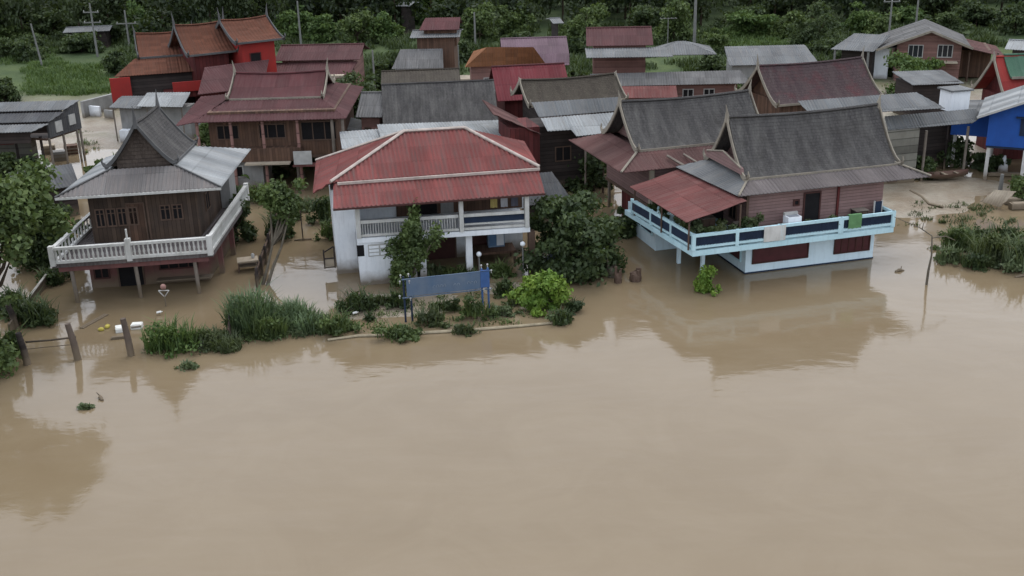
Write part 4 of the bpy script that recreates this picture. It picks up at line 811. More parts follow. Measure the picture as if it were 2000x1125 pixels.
# ================================================================ TREES
# big trees at the left edge
tpx(-28, 700, 300, 282, L_mid, 'big leafy tree overhanging the left edge in front of the balcony house', 11, frac=.78, n=22000, size=.17, lean=(.7, .8), trunks=3, nc=44, cs=.30)
tpx(-60, 735, 190, 560, L_mid, 'low leafy tree at the water in the lower left edge', 12, frac=.95, n=5000, size=.15, trunks=2, nc=20, lean=(.5, 0), cs=.3)
tpx(-40, 560, 210, 285, L_dark, 'darker tree behind the big leafy left edge tree', 13, frac=.8, n=9000, size=.18, nc=26, trunks=2)
tree(U(512, 556)[:2], 3.0, 5.6, 3.6, L_mid, 14, 'thin leaning tree by the flooded fence beside the balcony house', n=4200, size=.13, lean=(1.0, 2.2), trunks=2, nc=20, bark=m_barkl, tk=.5)
tpx(462, 470, 75, 365, L_dark, 'dark bush tree tucked behind the thin leaning tree', 15, frac=.9, n=3000, size=.14, nc=14)
tpx(812, 560, 98, 396, L_mid, 'slender leafy tree in front of the red roofed house balcony', 16, frac=.9, n=7000, size=.12, nc=30, lean=(0, -.1), bark=m_barkl, cs=.32, tk=.5)
tpx(1118, 528, 205, 372, L_dark, 'large dark spreading tree between the red roofed house and the pale blue balcony', 17, frac=.92, n=14000, size=.17, nc=34, trunks=3, cs=.34)
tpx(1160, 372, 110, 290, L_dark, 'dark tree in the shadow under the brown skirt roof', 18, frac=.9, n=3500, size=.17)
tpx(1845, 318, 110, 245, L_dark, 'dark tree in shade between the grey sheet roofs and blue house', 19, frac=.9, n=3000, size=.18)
tpx(1995, 392, 70, 335, L_mid, 'green shrub at the right edge below the blue house', 20, frac=.95, n=1500, size=.14, cat='shrub')
tpx(104, 512, 140, 384, L_dark, 'dense dark tree filling the gap behind the left end of the white balustrade', 21, frac=.95, n=6000, size=.16, nc=26, trunks=2)
mid = [  # px, foot row, width, top row, material, label
 (690, 250, 130, 128, L_dark, 'dark round tree right of the maroon house'), (655, 212, 70, 132, L_for, 'dark tree behind the maroon house gable'), (735, 205, 60, 130, L_dark, 'dark narrow tree beside the leaning pole'),
 (595, 318, 100, 268, L_dark, 'dark bush in front of the maroon house verandah'), (488, 322, 44, 292, L_dark, 'clipped dark bush under the maroon house awning'), (418, 290, 48, 212, L_mid, 'thin tree in front of the maroon house verandah'),
 (57, 128, 62, 86, L_dark, 'round dark tree beside the leaning left pole'), (10, 205, 66, 148, L_dark, 'dark tree at left edge above the stepped roofs'), (285, 92, 84, 8, L_lite, 'round green tree behind the orange roofs'), (205, 92, 70, 30, L_dark, 'dark tree between the two left power poles'),
 (110, 84, 90, 20, L_dark, 'wide dark tree above the far pale roof'), (30, 86, 90, 34, L_mid, 'mid green tree below the far red roof'), (575, 84, 80, 16, L_lite, 'green tree behind the tall concrete pole'), (628, 88, 66, 30, L_lite, 'lighter green tree right of the tall concrete pole'),
 (700, 96, 66, 20, L_mid, 'mid green tree left of the round pale tree'), (752, 92, 66, 26, L_lite, 'round pale green tree in the centre back'), (835, 52, 80, -12, L_lite, 'bright green treetop above the small far maroon roof'), (938, 92, 80, 6, L_mid, 'green tree right of the small far maroon roof'),
 (1008, 80, 84, 14, L_mid, 'dark tree above the mauve roof'), (1142, 92, 96, 10, L_mid, 'big round green tree above the maroon top roof'), (1268, 82, 90, 12, L_dark, 'round tree directly behind the maroon top roof'), (1315, 92, 90, 0, L_mid, 'big round tree behind the grey hipped roof'),
 (1398, 112, 56, 62, L_mid, 'lighter bush tree right of the grey hipped roof'), (1462, 76, 100, 28, L_lite, 'wide green tree at the edge of the pale field'), (1590, 104, 104, 16, L_dark, 'big dark tree above the open grey shed'), (1672, 70, 80, 10, L_lite, 'pale green tree left of the twin poles'),
 (1716, 84, 60, 28, L_mid, 'mid green tree at the foot of the twin poles'), (1785, 190, 125, 106, L_lite, 'bushy green tree in front of the pinkish timber house'), (1905, 58, 90, 2, L_dark, 'dark tree behind the pinkish timber house roof'), (1980, 76, 80, 8, L_dark, 'dark tree at upper right edge'),
 (1500, 30, 80, -30, L_dark, 'dark treetop at top edge above the pale field'), (1812, 40, 90, -20, L_oliv, 'olive tree at top edge left of the pinkish house'), (470, 40, 90, -26, L_dark, 'dark treetop at top edge above the orange roofs'), (358, 44, 84, -10, L_dark, 'dark tree behind the left orange roof ridge')]
for i, (px, py, wd, tp, mt, lb) in enumerate(mid):
    tpx(px, py, wd, tp, mt, lb, 100+i, frac=.96, n=5000, size=.2 if py > 100 else .24, tk=.7, group='village trees', nc=20, cs=.36)
more = [(350, 345, 60, 300, L_dark, 'dark shrub below the yard shed behind the balcony house'), (455, 440, 60, 350, L_dark, 'dark tree right behind the balcony corner'), (560, 430, 50, 372, L_mid, 'ragged shrub in the flooded lane between the front houses'),
 (530, 345, 60, 300, L_dark, 'dark low tree beside the young banana plants'), (715, 262, 90, 168, L_dark, 'dark tree mass left of the small fibre roof shed'), (770, 150, 90, 108, L_dark, 'dark tree in front of the far stepped roofs'), (870, 146, 70, 110, L_mid, 'green shrub tree in front of the far stepped roofs'),
 (1130, 190, 50, 140, L_dark, 'dark tree beside the crimson roof right edge'), (1420, 190, 80, 150, L_mid, 'green shrub behind the rear grey curved gable'), (1350, 188, 60, 160, L_mid, 'low green shrub before the long low wall'), (1390, 150, 60, 110, L_dark, 'dark tree right of the brick walled house'),
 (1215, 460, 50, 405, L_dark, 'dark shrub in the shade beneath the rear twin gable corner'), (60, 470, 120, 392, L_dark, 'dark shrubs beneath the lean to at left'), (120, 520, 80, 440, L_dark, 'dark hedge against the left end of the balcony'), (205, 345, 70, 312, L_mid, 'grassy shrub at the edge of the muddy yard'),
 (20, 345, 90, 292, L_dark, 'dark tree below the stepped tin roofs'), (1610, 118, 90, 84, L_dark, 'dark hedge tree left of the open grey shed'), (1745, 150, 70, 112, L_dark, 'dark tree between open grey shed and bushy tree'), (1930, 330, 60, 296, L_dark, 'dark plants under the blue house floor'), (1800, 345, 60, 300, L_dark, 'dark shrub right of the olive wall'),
 (40, 120, 110, 70, L_dark, 'broad dark tree at the left end of the grass field'), (160, 110, 90, 66, L_dark, 'dark tree in front of the far thin roof'), (235, 150, 60, 100, L_dark, 'dark tree at the left foot of the orange roofs'), (1440, 64, 110, 16, L_dark, 'dark tree line piece above the pale field, left'), (1545, 78, 90, 30, L_mid, 'mid green tree at the right end of the pale field'),
 (1010, 112, 60, 66, L_dark, 'dark tree just left of the mauve roof'), (1120, 120, 50, 78, L_dark, 'dark tree in the gap right of the mauve roof'), (905, 128, 50, 92, L_dark, 'dark shrub left of the orange hipped roof'), (1850, 76, 90, 30, L_dark, 'dark tree rising behind the pinkish house ridge'), (1765, 60, 80, 14, L_lite, 'pale green tree between the twin poles and pinkish house')]
for i, (px, py, wd, tp, mt, lb) in enumerate(more): tpx(px, py, wd, tp, mt, lb, 300+i, frac=.97, n=4500, size=.2 if py > 130 else .24, tk=.6, group='village trees', nc=22, cs=.34)
# the wood behind
r = np.random.default_rng(5); V = []; TR = MB(); protos = []
for k in range(6):
    cl = crown_clumps((0, 0, 0), (1, 1, .8), 16, 900+k, .38); protos.append(leaves(cl, 1500, .075, 950+k))
D = 146.
while D < 250:
    lim = .53*D+14; x = -lim
    while x < lim:
        X = x+r.uniform(-2, 2); Y = D+r.uniform(-3, 3); px, py = prj((X, Y, 0))
        field = (1375 < px < 1550 and 52 < py) or (px < 225 and py > 104) or (1640 < px < 1990 and py > 74) or (1010 < px < 1085 and py > 58)
        houses = py > 66 and not field
        if not field and not (houses and D < 128):
            R_ = r.uniform(3., 4.8); Hh = r.uniform(6.5, 11); c = np.array([X, Y, Hh*.45]); P = protos[r.integers(6)]; a = r.uniform(0, 6.28); ca, sa = math.cos(a), math.sin(a)
            Q = P*R_; Q = np.stack([Q[..., 0]*ca-Q[..., 1]*sa, Q[..., 0]*sa+Q[..., 1]*ca, Q[..., 2]*Hh*.5/R_*1.15], -1)+c; V.append(Q)
            TR.tube([(X, Y, 0), c], [.18, .1], 5, False)
        x += r.uniform(4.5, 6.5)
    D += 7 if D < 170 else 11
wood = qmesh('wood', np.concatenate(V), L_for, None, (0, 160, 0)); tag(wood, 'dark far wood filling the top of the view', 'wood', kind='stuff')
TR.build('trunks', m_bark, wood)
# scrub, grass and undergrowth in the fields
def scrub(name, label, boxes, mat, n, hgt, wid, seed):
    r = np.random.default_rng(seed); Q = []
    for (x0, y0, x1, y1, k) in boxes:
        for i in range(k):
            p = U(r.uniform(x0, x1), r.uniform(y0, y1)); p[2] = gz(p); Q.append(blades(p, (1.1, 1.1), n, hgt*r.uniform(.5, 1.3), wid, seed+i))
    tag(qmesh(name, np.concatenate(Q), mat, None, U(boxes[0][0], boxes[0][1])), label, 'grass', kind='stuff')
scrub('tall_grass', 'tall green grass in the field behind the left houses', [(60, 135, 210, 192, 130), (0, 100, 120, 140, 50)], L_lite, 60, .7, .07, 31)
scrub('tall_grass', 'pale green grass in the field behind the right houses', [(1370, 70, 1560, 112, 130), (1640, 40, 1760, 90, 60), (1760, 4, 1850, 50, 40), (1340, 150, 1480, 184, 60)], L_lite, 60, .7, .08, 32)
scrub('undergrowth', 'dark undergrowth between the village houses', [(560, 120, 640, 140, 20), (690, 120, 900, 160, 80), (1115, 120, 1150, 200, 30), (230, 100, 300, 130, 20), (1490, 100, 1620, 130, 30), (900, 60, 960, 110, 25), (1110, 92, 1460, 150, 90), (1560, 96, 1760, 150, 50), (240, 60, 620, 110, 90), (620, 60, 1100, 110, 90), (1100, 60, 1380, 100, 60), (1560, 60, 1990, 100, 90), (0, 60, 240, 105, 50)], L_dark, 60, 1.3, .1, 33)
def cover(name, label, quad, k, n, hgt, mat, seed):
    r = np.random.default_rng(seed); Q = []
    for i in range(k):
        a, b = r.random(2); p = (1-b)*((1-a)*np.array(quad[0])+a*np.array(quad[1]))+b*((1-a)*np.array(quad[3])+a*np.array(quad[2])); p = U(*p); p[2] = max(gz(p)-.02, -.02); s = r.uniform(.2, .8)
        Q.append(blades(p, (s, s*.7), int(n*r.uniform(.4, 1.6)), hgt*r.uniform(.4, 1.5), .045, seed*50+i, .9))
    tag(qmesh(name, np.concatenate(Q), mat, None, U(*quad[0])), label, 'weeds', kind='stuff')
cover('garden_weeds', 'thin drowned weeds over the muddy garden behind the bamboo boom', ((650, 650), (1090, 628), (1020, 560), (700, 590)), 75, 22, .3, L_mid, 61)
cover('garden_weeds', 'green weeds straggling along the flooded bank', ((290, 690), (640, 652), (620, 630), (330, 655)), 90, 30, .42, L_gry, 62)
cover('garden_weeds', 'straggling weeds at the muddy right bank', ((1760, 440), (2000, 470), (2000, 400), (1790, 400)), 60, 22, .35, L_oliv, 63)
cover('garden_weeds', 'rough weeds at the edges of the muddy left yard', ((170, 335), (400, 330), (380, 270), (150, 260)), 50, 26, .5, L_mid, 64)
banana(648, 252, 198, 'banana plant rising between maroon house and metal awning', 41, 9); banana(594, 348, 316, 'young banana plant standing in brown water behind the red roof', 42, 8, L_lite)
banana(468, 372, 322, 'young banana plant in the water by the balcony house rear', 43, 7, L_lite); banana(622, 300, 258, 'banana plant beside the verandah right end', 44, 7, L_gry)
banana(1432, 160, 118, 'left banana plant in front of the long pale shed', 45, 8, L_mid); banana(1462, 156, 120, 'right banana plant in front of the long pale shed', 46, 8, L_mid)
# bushes and reeds along the flooded edge
bush(330, 692, 120, 622, L_lite, 'pale green scrub growing out of the water by the broken posts', 51, 1500, .11, .6, bh=1.2, reeds=200)
bush(400, 684, 110, 640, L_oliv, 'brownish weedy scrub right of the pale green scrub', 52, 1500, .08, .6, reeds=260)
bush(485, 655, 95, 560, L_reed, 'tall blue green reeds beside the dark fence end', 53, 700, .1, .8, cat='reeds', name='reeds', reeds=950, bh=1.15)
bush(560, 645, 100, 588, L_reed, 'shorter blue green reeds sloping to the right', 54, 400, .09, .9, cat='reeds', name='reeds', reeds=800)
bush(365, 724, 38, 702, L_gry, 'small floating clump of leaves below the scrub', 55, 220, .1, .6, cat='plant', name='floating_plant')
bush(162, 802, 34, 788, L_gry, 'flat green weed raft drifting at lower left', 56, 130, .12, .6, cat='plant', name='floating_plant')
bush(652, 660, 72, 604, L_mid, 'dark green bush at the left end of the bamboo boom', 57, 2200, .1, .8); bush(700, 615, 66, 555, L_dark, 'dark bush behind the boom beside the white wall', 58, 2000, .1, .7)
bush(620, 640, 50, 606, L_gry, 'low weeds left of the dark green boom bush', 59, 400, .09, .8, reeds=120, cat='plant', name='weeds')
bush(775, 668, 84, 634, L_mid, 'low spreading bush lying across the bamboo boom', 60, 2200, .1, .7, reeds=60); bush(722, 628, 24, 608, L_dark, 'tiny shrub alone in the mud behind the boom', 61, 220, .08, .8)
bush(1062, 612, 112, 524, L_lime, 'bright lime green rounded bush at the right of the garden', 62, 5200, .12, .8, nc=22); bush(1095, 636, 48, 600, L_dark, 'dark ragged weeds at the right end of the bamboo boom', 63, 700, .1, .8, reeds=60)
bush(1380, 576, 42, 514, L_lime, 'bright yellow green egg shaped shrub alone in the water', 64, 2600, .09, .9, nc=12, cs=.5)
bush(778, 606, 44, 560, L_dark, 'dark shrub behind the left sign post', 65, 900, .1, .8); bush(840, 640, 70, 592, L_oliv, 'untidy shrub under the middle of the blue sign', 66, 1200, .09, .7)
bush(930, 628, 60, 575, L_mid, 'shrub under the right half of the blue sign', 67, 1300, .09, .7); bush(978, 620, 58, 594, L_gry, 'low creeping shrub right of the blue sign', 68, 700, .09, .5); bush(985, 580, 38, 540, L_dark, 'dark leafy shrub beside the right sign post', 69, 800, .09, .8)
bush(830, 545, 80, 508, L_gry, 'grey green plants at the foot of the slender tree', 70, 1600, .1, .5); bush(895, 545, 90, 515, L_mid, 'row of plants before the ground floor door', 71, 1500, .1, .45); bush(975, 545, 66, 505, L_mid, 'leafy plants in front of the blue cupboard', 72, 1300, .1, .5)
bush(540, 470, 60, 395, L_dark, 'creeper covered bush over the fence between the houses', 73, 2400, .11, .9); bush(632, 440, 52, 380, L_dark, 'dark green shrub left of the white house wing wall', 74, 1500, .12, .8); bush(510, 400, 50, 352, L_mid, 'small leafy tree top near the balcony corner', 75, 1500, .12, .8)
bush(1880, 492, 80, 440, L_mid, 'left clump of the tangled flooded shrubs on the right', 76, 2000, .11, .6, reeds=120); bush(1945, 520, 90, 448, L_oliv, 'middle clump of the tangled flooded shrubs on the right', 77, 2400, .11, .7, reeds=120)
bush(2005, 535, 80, 452, L_gry, 'right edge clump of the tangled flooded shrubs', 78, 2200, .11, .8, reeds=120); bush(1905, 528, 60, 492, L_dark, 'low dark snag covered with leaves in the flooded shrubs', 79, 900, .1, .6)
bush(20, 620, 90, 560, L_dark, 'dark hedge along the left garden wall', 80, 1500, .12, .8)
bush(95, 560, 70, 520, L_dark, 'dark plants against the left boundary wall', 82, 1400, .11, .8)

bush(60, 640, 90, 575, L_dark, 'dark weeds behind the leftmost fence posts', 90, 1600, .11, .7, reeds=100); bush(15, 700, 60, 640, L_mid, 'leafy clump at the water below the left edge tree', 91, 1600, .12, .7)
bush(440, 690, 60, 655, L_oliv, 'sprawling weeds joining the scrub and the reeds', 92, 900, .08, .8, reeds=200); bush(520, 664, 80, 612, L_mid, 'green weeds in front of the tall reeds', 93, 1400, .08, .5, reeds=200, cat='weeds', name='weeds')
bush(595, 655, 60, 610, L_reed, 'thin pale weeds at the right end of the reeds', 94, 700, .08, .8, reeds=160, cat='weeds', name='weeds'); bush(742, 600, 46, 572, L_oliv, 'low brownish weeds behind the left sign post', 95, 700, .09, .7)
bush(870, 612, 60, 578, L_dark, 'dark weeds half hidden behind the blue sign', 96, 900, .1, .6); bush(905, 655, 50, 630, L_oliv, 'drowned twiggy weeds just inside the bamboo boom', 97, 700, .08, .6, reeds=70); bush(1010, 600, 50, 578, L_oliv, 'faint brownish weeds left of the lime green bush', 98, 500, .08, .6)
bush(1120, 612, 44, 580, L_dark, 'dark weeds hugging the right side of the lime green bush', 99, 900, .1, .7); bush(1860, 516, 60, 478, L_gry, 'loose pale weeds at the left foot of the flooded shrubs', 110, 900, .09, .6, reeds=120); bush(1970, 478, 80, 432, L_dark, 'dark back row of the flooded shrubs on the right', 111, 1800, .11, .6)
bush(1900, 470, 90, 440, L_dark, 'low dark back row of the flooded shrubs, left part', 112, 1600, .11, .5, reeds=80); bush(640, 470, 40, 425, L_mid, 'weeds at the foot of the white house wing wall', 113, 800, .1, .8); bush(585, 415, 70, 382, L_gry, 'pale weeds in the lane behind the mooring stick', 114, 1000, .1, .8, reeds=120)
# ================================================================ SMALL THINGS
m_wframe2 = wall('wet_old_timber', (.13, .10, .08), (.08, .062, .05), dirt=.6)
def px_post(name, label, cat, px, py, top, r_, mat, lean=(0, 0), group=None, knob=None):
    b = U(px, py); z = zrow(b[0], b[1], top); m_ = MB(); m_.tube([b+[0, 0, -.8], b+[lean[0]*.5, lean[1]*.5, z*.5], b+[lean[0], lean[1], z]], [r_*1.15, r_, r_*.85], 7)
    if knob: m_.ball(b+[lean[0], lean[1], z+knob*.6], knob, 8, 5)
    return tag(m_.build(name, mat, None, b), label, cat, group)
for i, (px, py, tp, ln, lb) in enumerate(((155, 702, 632, (-.25, 0), 'thick leaning fence post at the right end of the wire rail'), (258, 694, 622, (-.15, 0), 'thick fence post with a stub arm beside the foam boxes'), (56, 712, 650, (-.2, 0), 'fence post at the left end of the wire rail'), (36, 640, 595, (-.3, 0), 'dark leaning fence post furthest left'))):
    px_post('fence_post', lb, 'post', px, py, tp, .15, m_wframe2 if i < 2 else m_woodh, ln, 'broken posts of the drowned garden fence')
a, b = U(50, 668, .55), U(148, 658, .6); tag(MB().tube([a, (a+b)/2+[0, 0, -.03], b], .045, 5).tube([a-[0, 0, .35], b-[0, 0, .35]], .02, 4).build('fence_rail', m_woodh, None, a), 'sagging rail strung between two fence posts at lower left', 'fence rail')
a, b = U(250, 650, 1.0), U(277, 648, .95); 
b0 = U(258, 694); tag(MB().beam(U(256, 640, .9), U(276, 637, .9), .08, .08).build('post_arm', m_pole, None, U(256, 640, .9)), 'short timber arm nailed to the post by the foam boxes', 'timber')
# fence with creeper between the two left houses
f = frpx((506, 562), (548, 438), .0); t = thing('garden_fence', 'dark weathered board fence running back between the balcony house and the white house', 'fence', f(0, 0)); n_ = int(f.L/1.7)
for i in range(n_+1): MB().beam(f(f.L*i/n_, 0, -.8), f(f.L*i/n_, .05, 1.1+.15*math.sin(i*3)), .12, .12).build('fence_post', m_woodh, t)
for z in (.35, .8): MB().beam(f(0, 0.1, z), f(f.L, 0.1, z), .05, .1).build('rail', m_wframe, t)
pn = MB(); rr = random.Random(3)
for i in range(int(f.L/.2)): x = i*.2; pn.box(f, x, x+.16, .13, .16, -.3, .85+rr.uniform(-.12, .12))
pn.build('boards', m_woodh, t)
f = frpx((452, 668), (455, 610), 0.); t = thing('short_fence', 'short dark fence end at the left of the tall reeds', 'fence', f(0, 0)); pn = MB()
for i in range(9): pn.box(f, i*.22, i*.22+.17, 0, .04, -.3, .95+rr.uniform(-.1, .1))
pn.build('boards', m_woodh, t); MB().beam(f(0, .08, .6), f(2, .08, .6), .06, .08).build('rail', m_wframe, t)
# boundary wall at left
f = frpx((52, 585), (108, 512), .6); t = thing('boundary_wall', 'low garden wall with white coping running down to the water at left', 'wall', f(0, 0)); bx(t, 'wall', m_woodh, f, -3, f.L, 0, .1, -1, .50); bx(t, 'coping', m_whitep, f, -1.0, f.L, -.02, .10, .505, .56)
# kerb/boom
m_bamb = plain('wet_bamboo', (.34, .29, .20), .7, .2, .4)
P = [U(x, y, .05) for x, y in ((640, 664), (700, 656), (760, 655), (830, 650), (900, 646), (980, 640), (1060, 633), (1102, 628))]
tag(MB().tube(P, [.06, .07, .08, .085, .085, .08, .07, .055], 7).build('bamboo_boom', m_bamb, None, P[0]), 'long pale bamboo pole edging the flooded garden', 'pole')
P = [U(x, y, .25) for x, y in ((662, 602), (668, 580), (676, 565))]; tag(MB().tube(P, .07, 6).build('garden_kerb', m_cream, None, P[0]), 'short leaning pale stick beside the dark bush and white wall', 'pole')
# blue sign on posts
A, B = U(794, 630), U(954, 612); A[2] = B[2] = 0; dr = (B-A)/np.linalg.norm(B-A); L = float(np.linalg.norm(B-A)); fs = Fr(A, math.degrees(math.atan2(dr[1], dr[0])))
zt = fs.z(0, 0, 546); zb = fs.z(0, 0, 580); t = thing('garden_sign', 'long faded blue sign board on dark posts with small white lamps', 'sign', fs(L/2, 0)); print('sign', L, zt, zb, fs.z(L, 0, 536), fs.z(L, 0, 572))
m_sign = wall('faded_blue_board', (.085, .13, .20), (.13, .165, .215), tide=False, dirt=.3); m_sgl = plain('worn_lettering', (.26, .31, .36)); m_blu2 = plain('bright_blue_paint', (.05, .115, .29))
for x in (-.02, .3, L-.25, L+.05): post(t, fs, x, .08, -.6, zt+.12, m_navy if x < 1 else m_blu2, .05, 'sign_post')
sb = bx(t, 'sign_board', m_sign, fs, .1, L-.35, -.03, .03, zb+.02, zt); bx(t, 'end_panel', m_blu2, fs, L-.34, L+.1, -.035, .035, zb+.06, zt+.05)
for z in (zb-.04, zt+.004): MB().beam(fs(-.12, -.01, z), fs(L+.2, -.01, z), .05, .045).build('rail', m_sign, t)
rr = random.Random(8)
for gx, cnt, hh in ((1.35, 4, .13), (2.35, 2, .10), (3.0, 3, .12)):     # worn pale letters, unreadable in the photograph
    for i in range(cnt):
        gl = MB(); x = gx+i*.17; z = zb+.14*(zt-zb)/.6+.12; y_ = -.036; k_ = rr.choice((.45, .75)); gl.tube([fs(x, y_, z), fs(x, y_, z+hh*k_), fs(x+.05, y_, z+hh), fs(x+.1, y_, z+hh*.8), fs(x+.1, y_, z+rr.choice((0, hh*.5)))], .009, 4)
        gl.build('faded_letter', m_sgl, sb)
for x, z in ((-.15, zt+.2), (.22, zt+.22), (-.2, zt-.1), (.24, zt-.12), (.26, zb-.12), (L-.28, zt+.28), (L+.02, zt+.3), (L+.2, zt-.02), (L-.2, zb-.06), (L+.12, zb-.05), (-.25, zb+.05)):
    MB().tube([fs(x, -.02, z-.1), fs(x, -.02, z)], .02, 5).ball(fs(x, -.02, z+.03), .05, 7, 5).build('lamp', m_frame, t)
# objects round the red-roofed house
f = Fr((-7.82, 53.82), 10.2)
t = thing('cupboard', 'pale blue cupboard on a bench under the right end of the white balcony', 'cupboard', f(7.5, 2.3, .75)); bx(t, 'body', plain('pale_blue_paint', (.22, .32, .45)), f, 7.1, 8.0, 2.2, 2.7, .75, 1.85); bx(t, 'door', plain('blue_door', (.12, .22, .38)), f, 7.15, 7.52, 2.16, 2.198, .85, 1.75); bx(t, 'door', m_white, f, 7.56, 7.95, 2.16, 2.198, .85, 1.75)
t = thing('bench', 'low timber bench carrying the pale blue cupboard', 'bench', f(7.5, 2.2)); bx(t, 'seat', m_woodb, f, 6.3, 8.5, 1.4, 2.8, .62, .745); [post(t, f, x, y, -1, .618, m_wframe, -.05, 'leg') for x in (6.4, 8.4) for y in (1.5, 2.7)]
t = thing('metal_rack', 'dark metal frame rack hanging at the left corner of the white house', 'rack', f(-1.5, 1.9, .5)); k = MB()
for a_, b_ in (((-1.75, 1.3), (-1.2, 1.6)), ((-1.2, 1.35), (-1.2, 1.6)), ((-1.75, .45), (-1.2, .45)), ((-1.75, .95), (-1.2, .95))): k.beam(f(a_[0], 2.0, a_[1]), f(b_[0], 2.0, b_[1]), .06, .06)
for x in (-1.75, -1.2): k.beam(f(x, 2.0, .4), f(x, 2.0, 1.45), .07, .07)
k.build('frame', m_woodh, t); bx(t, 'panel', m_cream, f, -1.7, -1.25, 2.02, 2.04, .5, .92)
for i, (x, c, lb) in enumerate(((7.0, (.42, .33, .12), 'yellowish towel hanging on the white balcony'), (7.55, (.45, .45, .47), 'pale grey shirt hanging on the white balcony'), (8.1, (.12, .12, .15), 'dark shirt hanging at the right end of the white balcony'))):
    k = MB(); fr = f; G = [[f(x+.36*i_/6, .5+.05*math.sin(i_*1.9), 4.25-.75*j/4) for j in range(5)] for i_ in range(7)]; G2 = [[p+[0, .02, 0] for p in row] for row in G]
    k.grid(G); k.grid(G2); tag(k.build('hanging_cloth', plain('cloth_%d' % i, c, .9), None, f(x, .5, 3.5)), lb, 'clothing', 'washing hanging on the white balcony')
def lamp(px, py, top, label, arm=False, hgt=None):
    b = U(px, py); z = zrow(b[0], b[1], top); t = thing('garden_lamp', label, 'lamp', b); MB().tube([b-[0, 0, .8], b+[0, 0, z]], .045, 6).build('pole', m_conc, t)
    if arm: MB().beam(b+[0, 0, z-.05], b+[.75, .1, z+.12], .07, .06).build('arm', m_frame, t)
    else: MB().ball(b+[0, 0, z+.1], .14, 10, 6).build('globe', m_white, t)
lamp(937, 540, 500, 'white globe garden lamp before the ground floor door'); lamp(1182, 530, 492, 'white globe garden lamp below the big dark tree'); lamp(1164, 528, 440, 'slim pole with a short pale arm under the big dark tree', True); lamp(1022, 540, 480, 'pale topped garden post at the right corner of the white house')
for px, py, s_, c, lb in ((1058, 520, .5, (.22, .24, .27), 'grey tied bundle of belongings under the dark tree, left'), (1085, 515, .6, (.16, .2, .27), 'bluish tied bundle of belongings under the dark tree, middle'), (1128, 522, .4, (.3, .31, .32), 'pale tied bundle of belongings under the dark tree, right')):
    p = U(px, py); k = MB(); k.ball(p+[0, 0, s_*.35], (s_, s_*.7, s_*.6), 10, 6, .12); k.tube([p+[0, 0, s_*.85], p+[.05, 0, s_*1.15]], [.09, .04], 5); tag(k.build('bundle', plain('bundle_%d' % px, c, .9), None, p), lb, 'bundle', 'tied bundles by the dark tree')
# deck of the pale blue balcony house
f = HF3
t = thing('washing_machine', 'white washing machine standing on the pale blue balcony', 'washing machine', f(2.2, -.6, 2.08)); bx(t, 'body', m_white, f, 1.75, 2.5, -1.0, -.45, 2.085, 3.15); bx(t, 'control_panel', m_frame, f, 1.75, 2.5, -.6, -.45, 3.153, 3.3); bx(t, 'lid', plain('tub_lid', (.25, .27, .3)), f, 1.83, 2.42, -.95, -.63, 3.153, 3.175)
G = [[f(5.05+.75*i/6, -1.28+.015*math.sin(i*2), 3.03-.72*j/5-.03*(i % 2 == 0)*(j == 5)) for j in range(6)] for i in range(7)]; k = MB(); k.grid(G); k.grid([[p+(f(0, .16)-f(0, 0)) for p in row] for row in G]); k.grid([[row[0], row[0]+(f(0, .16)-f(0, 0))] for row in G])
tag(k.build('green_cloth', plain('green_cloth', (.13, .27, .12), .9), None, f(5.4, -1.25, 2.3)), 'green cloth draped over the pale blue railing', 'cloth')
t = thing('chair', 'dark backed pale chair at the right end of the pale blue balcony', 'chair', f(7.3, -.6, 2.08)); bx(t, 'seat', m_whitep, f, 7.05, 7.5, -.85, -.4, 2.5, 2.56); bx(t, 'backrest', m_navy, f, 7.08, 7.47, -.42, -.37, 2.6, 3.3); bx(t, 'back_frame', m_whitep, f, 7.03, 7.07, -.44, -.35, 2.1, 3.35); bx(t, 'back_frame', m_whitep, f, 7.48, 7.52, -.44, -.35, 2.1, 3.35); [bx(t, 'leg', m_whitep, f, x, x+.04, -.85, -.81, 2.085, 2.5) for x in (7.06, 7.45)]
rr = random.Random(4); pots = [(-3.1, -.7), (-2.5, -.9), (-1.9, -.8), (-1.2, -.95), (-.6, -.8), (-3.2, .3), (-3.3, 1.4), (-3.5, 2.6), (.1, -.7), (-2.7, .1), (-3.6, 3.9), (3.0, -.9), (4.5, -.85)]
wh = ['first', 'second', 'third', 'fourth', 'fifth']
for i, (x, y) in enumerate(pots):
    lb = ('potted plant on the pale blue balcony, %s along the front rail from its left corner' % wh[i]) if i < 5 else {5: 'potted plant nearest the left corner along the side rail', 6: 'potted plant second along the side rail of the pale blue balcony', 7: 'potted plant third along the side rail of the pale blue balcony', 8: 'potted plant beside the white rail panel', 9: 'potted plant set back from the balcony corner', 10: 'potted plant at the rear end of the side rail', 11: 'small potted plant right of the washing machine', 12: 'small potted plant left of the green cloth'}[i]
    p = f(x, y, 2.085); t = thing('potted_plant', lb, 'plant', p, 'potted plants on the pale blue balcony'); MB().tube([p, p+[0, 0, .28]], [.12, .17], 8).build('pot', m_lowpink if i % 3 else m_cream, t)
    hh = rr.uniform(.8, 1.25) if i < 11 else .5; qmesh('foliage', leaves(crown_clumps(p+[0, 0, .3+hh/2], (.38, .38, hh/2), 8, i), 380, .11, i), (L_gry, L_dark, L_oliv)[i % 3], t)
